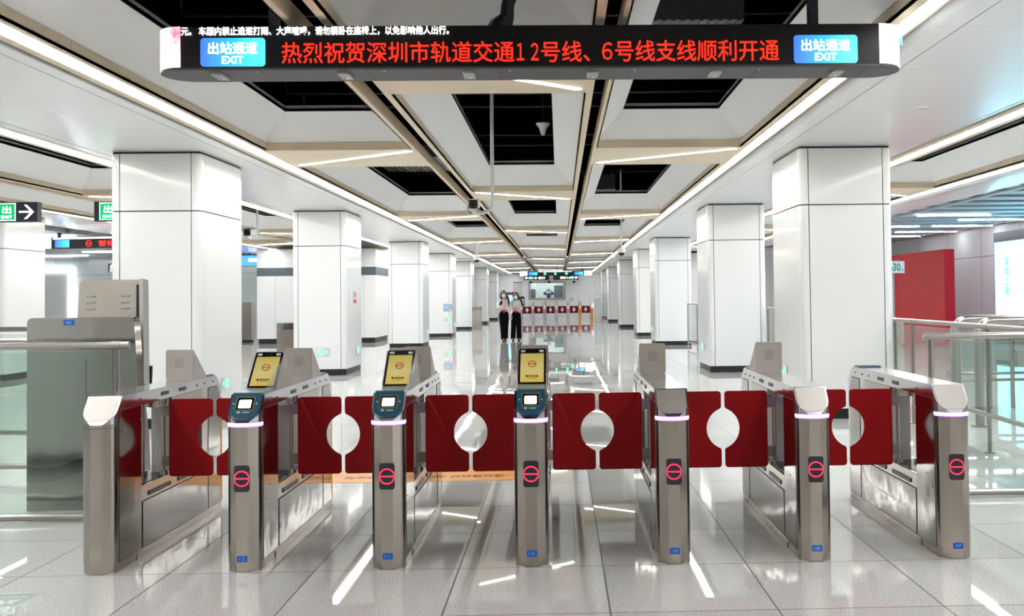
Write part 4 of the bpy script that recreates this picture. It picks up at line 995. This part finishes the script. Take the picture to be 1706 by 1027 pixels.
def person(loc, rz, lab, arms, legs, head_turn=0, hairside=1, shirt=shirt_m, trous=trouser_m, scale=1, long_hair=True, mask=True):
    """arms / legs: joint positions for left (-x) and right (+x); figure faces -Y"""
    t = thing('person', lab, 'person', loc, rz); t.scale = (scale,) * 3
    B, E = [], []
    def ad(p, *link):
        B.append(p); i = len(B) - 1
        for l in link: E.append((l, i))
        return i
    pel = ad((0, 0, .92, .125, .095)); wai = ad((0, 0, 1.05, .105, .08), pel); che = ad((0, 0, 1.22, .12, .088), wai); nk = ad((0, 0, 1.355, .07, .06), che); n2 = ad((0, -.005, 1.40, .042, .044), nk); ad((0, -.012, 1.46, .045, .05), n2)
    for s, (el, wr, ft) in zip((-1, 1), arms):
        sh = ad((s * .135, 0, 1.325, .048, .048), nk); e = ad((*el, .036, .036), sh); w_ = ad((*wr, .024, .020), e)
        d = Vector(ft).normalized(); ref = Vector((0, -1, 0)) if abs(d.y) < .8 else Vector((0, 0, 1)); sd = d.cross(ref).normalized()
        pc = Vector(wr) + d * .05; pi = ad((*pc, .032, .018), w_)
        for k, (o_, ln) in enumerate(((-.03, .062), (-.011, .072), (.009, .068), (.027, .052))):
            b_ = Vector(wr) + d * .085 + sd * o_; kn = b_ + d * ln * .5; tp = b_ + d * ln * .9 + ref * .012
            a = ad((*b_, .0095, .0095), pi); c = ad((*kn, .0085, .0085), a); ad((*tp, .007, .007), c)
        th = Vector(wr) + d * .035 - sd * .045; a = ad((*th, .011, .011), w_); ad((*(th + d * .04 - sd * .008 + ref * .01), .009, .009), a)
    for s, (kn, an) in zip((-1, 1), legs):
        hp = ad((s * .085, 0, .85, .085, .085), pel); k = ad((*kn, .055, .055), hp); a = ad((*an, .036, .038), k); ad((an[0], an[1] - .12, an[2] - .045, .035, .022), a)
    skin_mesh('body', B, E, skin_m, t)
    # head with face
    hd = bmesh.new(); bmesh.ops.create_uvsphere(hd, u_segments=28, v_segments=20, radius=1)
    for v in hd.verts:
        x, y, z = v.co
        j = 1 - .28 * max(0, -z) ** 1.3
        v.co = Vector((x * .074 * j, y * .092 * (1 - .10 * max(0, -z)), z * .112))
        f = max(0, -y)
        if f > .5:
            v.co.y -= .016 * math.exp(-((x * .074) / .012) ** 2 - ((z + .12) / .16) ** 2)
            v.co.y += .009 * (math.exp(-((x - .42) / .2) ** 2 - ((z - .08) / .14) ** 2) + math.exp(-((x + .42) / .2) ** 2 - ((z - .08) / .14) ** 2))
            v.co.y -= .004 * math.exp(-((x) / .25) ** 2 - ((z + .48) / .07) ** 2)
    R = Matrix.Translation((0, -.015, 1.515)) @ Matrix.Rotation(head_turn, 4, 'Z')
    bmesh.ops.transform(hd, matrix=R, verts=hd.verts)
    hm = bpy.data.meshes.new('head'); hd.to_mesh(hm); hd.free(); hm.materials.append(skin_m)
    for p in hm.polygons: p.use_smooth = True
    h = bpy.data.objects.new('head', hm); COL.objects.link(h); h.parent = t
    m = MB(); m.T = R
    for s in (-1, 1): m.sphere((s * .075, .005, -.005), (.008, .018, .028))
    obj('ears', m, skin_m, h)
    m = MB(); m.T = R
    for s in (-1, 1): m.sphere((s * .030, -.079, .010), (.012, .006, .006)); m.box(s * .018, s * .044, -.090, -.082, .026, .030)
    obj('eyes', m, dark_p, h)
    if mask:
        m = MB(); m.T = R
        pts = []
        for i in range(9):
            a = -1.25 + 2.5 * i / 8
            for j in range(6): 
                q = j / 5; z = -.012 - .085 * q; rr = .090 + .012 * math.sin(PI * q) + .012 * math.exp(-(a / .35) ** 2) * (1 - q * .4)
                pts.append((math.sin(a) * rr * (.88 - .12 * q), -math.cos(a) * rr * 1.02 - .004, z))
        V = [m.v(p) for p in pts]; Wv = [m.v((p[0] * .93, p[1] * .93, p[2])) for p in pts]
        for i in range(8):
            for j in range(5):
                k = i * 6 + j; m.f((V[k], V[k + 1], V[k + 7], V[k + 6])); m.f((Wv[k], Wv[k + 6], Wv[k + 7], Wv[k + 1]))
        obj('face_mask', m, mask_m, h)
    else:
        m = MB(); m.T = R; m.sphere((0, -.088, -.055), (.022, .006, .005)); obj('mouth', m, mat('lips', (.5, .15, .13), .5), h)
    # hair: cap plus long locks
    m = MB(); m.T = R
    n, k = 24, 12
    rings = []
    for i in range(k + 1):
        ph = PI * .62 * i / k
        rg = []
        for j in range(n):
            a = 2 * PI * j / n; fr_ = max(0, -math.sin(a)); lim = ph * (1 - .52 * fr_ ** .8)
            rg.append(m.v((.086 * math.sin(lim) * math.cos(a), .103 * math.sin(lim) * math.sin(a) + .006, .124 * math.cos(lim) + .003)))
        rings.append(rg)
    for A_, B_ in zip(rings, rings[1:]):
        for j in range(n): m.f((A_[j], A_[(j + 1) % n], B_[(j + 1) % n], B_[j]))
    hr = obj('hair', m, hair_m, t)
    if long_hair:
        random.seed(int(loc[0] * 100) & 255)
        m = MB()
        for i in range(34):
            a = -.45 + (PI + .9) * i / 33; x, y = .082 * math.cos(a), .092 * math.sin(a) - .01
            ln = .40 + random.uniform(-.05, .06); sw = hairside * .07
            wv = random.uniform(0, 6)
            m.tube([(x * .9, y * .9, 1.58), (x * 1.12, y * 1.1, 1.50), (x * 1.35 + sw * .3, y * 1.15, 1.42)] + [(x * 1.4 + sw * (.3 + .7 * q) + .012 * math.sin(wv + q * 5), (y * 1.1 + .01) - .02 * (x * hairside > 0) * q, 1.42 - ln * .75 * q) for q in (.33, .66, 1)], [.014, .028, .032, .030, .024, .008], 7)
        obj('long_hair', m, hair_m, hr)
    # shirt
    P = [(0, 0, .97, .118, .094), (0, 0, 1.06, .112, .090), (0, -.003, 1.22, .130, .100), (0, 0, 1.345, .082, .070), (0, -.002, 1.385, .050, .050)]
    Ee = [(0, 1), (1, 2), (2, 3), (3, 4)]
    for s, (el, wr, ft) in zip((-1, 1), arms):
        i = len(P); P += [(s * .137, 0, 1.325, .062, .062), (*el, .056, .056), (*(Vector(el).lerp(Vector(wr), .55)), .046, .046), (*(Vector(el).lerp(Vector(wr), .93)), .036, .036)]
        Ee += [(3, i), (i, i + 1), (i + 1, i + 2), (i + 2, i + 3)]
    sh_ = skin_mesh('shirt', P, Ee, shirt, t, root=2)
    m = MB()
    for s in (-1, 1): m.prism([(s * .004, 1.395), (s * .05, 1.40), (s * .035, 1.335)], -.078, -.068, 'y')
    obj('collar', m, shirt, sh_, smooth=False)
    # trousers
    P = [(0, 0, 1.03, .112, .092), (0, 0, .93, .138, .108)]; Ee = [(0, 1)]
    for s, (kn, an) in zip((-1, 1), legs):
        i = len(P); P += [(s * .083, 0, .83, .108, .102), (*kn, .094, .092), (an[0], an[1], an[2] + .06, .088, .092), (an[0], an[1], an[2] - .05, .088, .094)]
        Ee += [(1, i), (i, i + 1), (i + 1, i + 2), (i + 2, i + 3)]
    skin_mesh('trousers', P, Ee, trous, t, root=1)
    for s, (kn, an) in zip((-1, 1), legs):
        m = MB(); m.T = at(an[0], an[1], 0)
        m.prism([(-.036, .05), (-.04, -.08), (-.022, -.165), (.022, -.165), (.04, -.08), (.036, .05)], .0, .012); m.sphere((0, -.075, .035), (.040, .095, .032)).sphere((0, .02, .045), (.036, .045, .045))
        obj('shoe', m, black_g, t)
    return t
p1 = person((-1.80, 32.9, 0), .05, 'woman in white shirt and black trousers looking at a phone, left of the two walking',
            [((-.205, -.03, 1.09), (-.115, -.21, 1.14), (.5, -.5, .6)), ((.19, .02, 1.06), (.215, -.02, .82), (.05, -.05, -1))],
            [((-.045, -.06, .48), (-.02, -.14, .085)), ((.055, .06, .48), (.045, .16, .10))], .25, 1, scale=1.0)
m = MB(); m.T = at(.02, -.075, 1.0); m.box(-.045, .025, -.03, -.018, -.075, .02); obj('badge', m, mat('badge_red', (.6, .01, .03), .5), p1, smooth=False)
m = MB(); m.tube([(-.05, -.10, 1.36), (-.03, -.118, 1.22), (0, -.108, 1.02)], .004, 5).tube([(.05, -.10, 1.36), (.03, -.118, 1.22), (.01, -.108, 1.02)], .004, 5); obj('lanyard', m, mat('cord_red', (.4, .02, .03), .5), p1)
m = MB(); m.T = at(-1.87, 32.60, 1.235) @ Matrix.Rotation(.5, 4, 'Y'); m.prism(rrect(-.036, .036, -.07, .07, .01), -.004, .004, 'y'); ph = obj('phone', m, black_g); tag(ph, 'dark phone held in front of the chest by the left woman', 'phone')
p2 = person((-1.42, 33.2, 0), -.05, 'woman in white shirt and black trousers with arms folded, right of the two walking',
            [((-.20, -.02, 1.09), (-.02, -.16, 1.10), (1, -.1, -.1)), ((.20, -.02, 1.08), (.02, -.175, 1.08), (-1, -.1, .1))],
            [((-.085, -.04, .48), (-.10, -.08, .085)), ((.085, .0, .48), (.09, .03, .085))], -.35, 2.0, scale=.965)
m = MB(); m.T = at(.0, -.09, 1.0); m.box(-.03, .03, -.03, -.018, -.06, .02); obj('badge', m, MC.setdefault('x', None) or mat('badge_dark_red', (.45, .01, .03), .5), p2, smooth=False)
p3 = person((-.78, 73.2, .0), 0, 'tiny figure in blue top with raised arms behind the far booth window', 
            [((-.30, -.10, 1.35), (-.10, -.22, 1.50), (.4, 0, .9)), ((.30, -.10, 1.35), (.10, -.22, 1.50), (-.4, 0, .9))],
            [((-.09, 0, .48), (-.09, 0, .085)), ((.09, 0, .48), (.09, 0, .085))], 0, 1, shirt=navy_m, scale=1.22, long_hair=False)
bpy.context.view_layer.update()
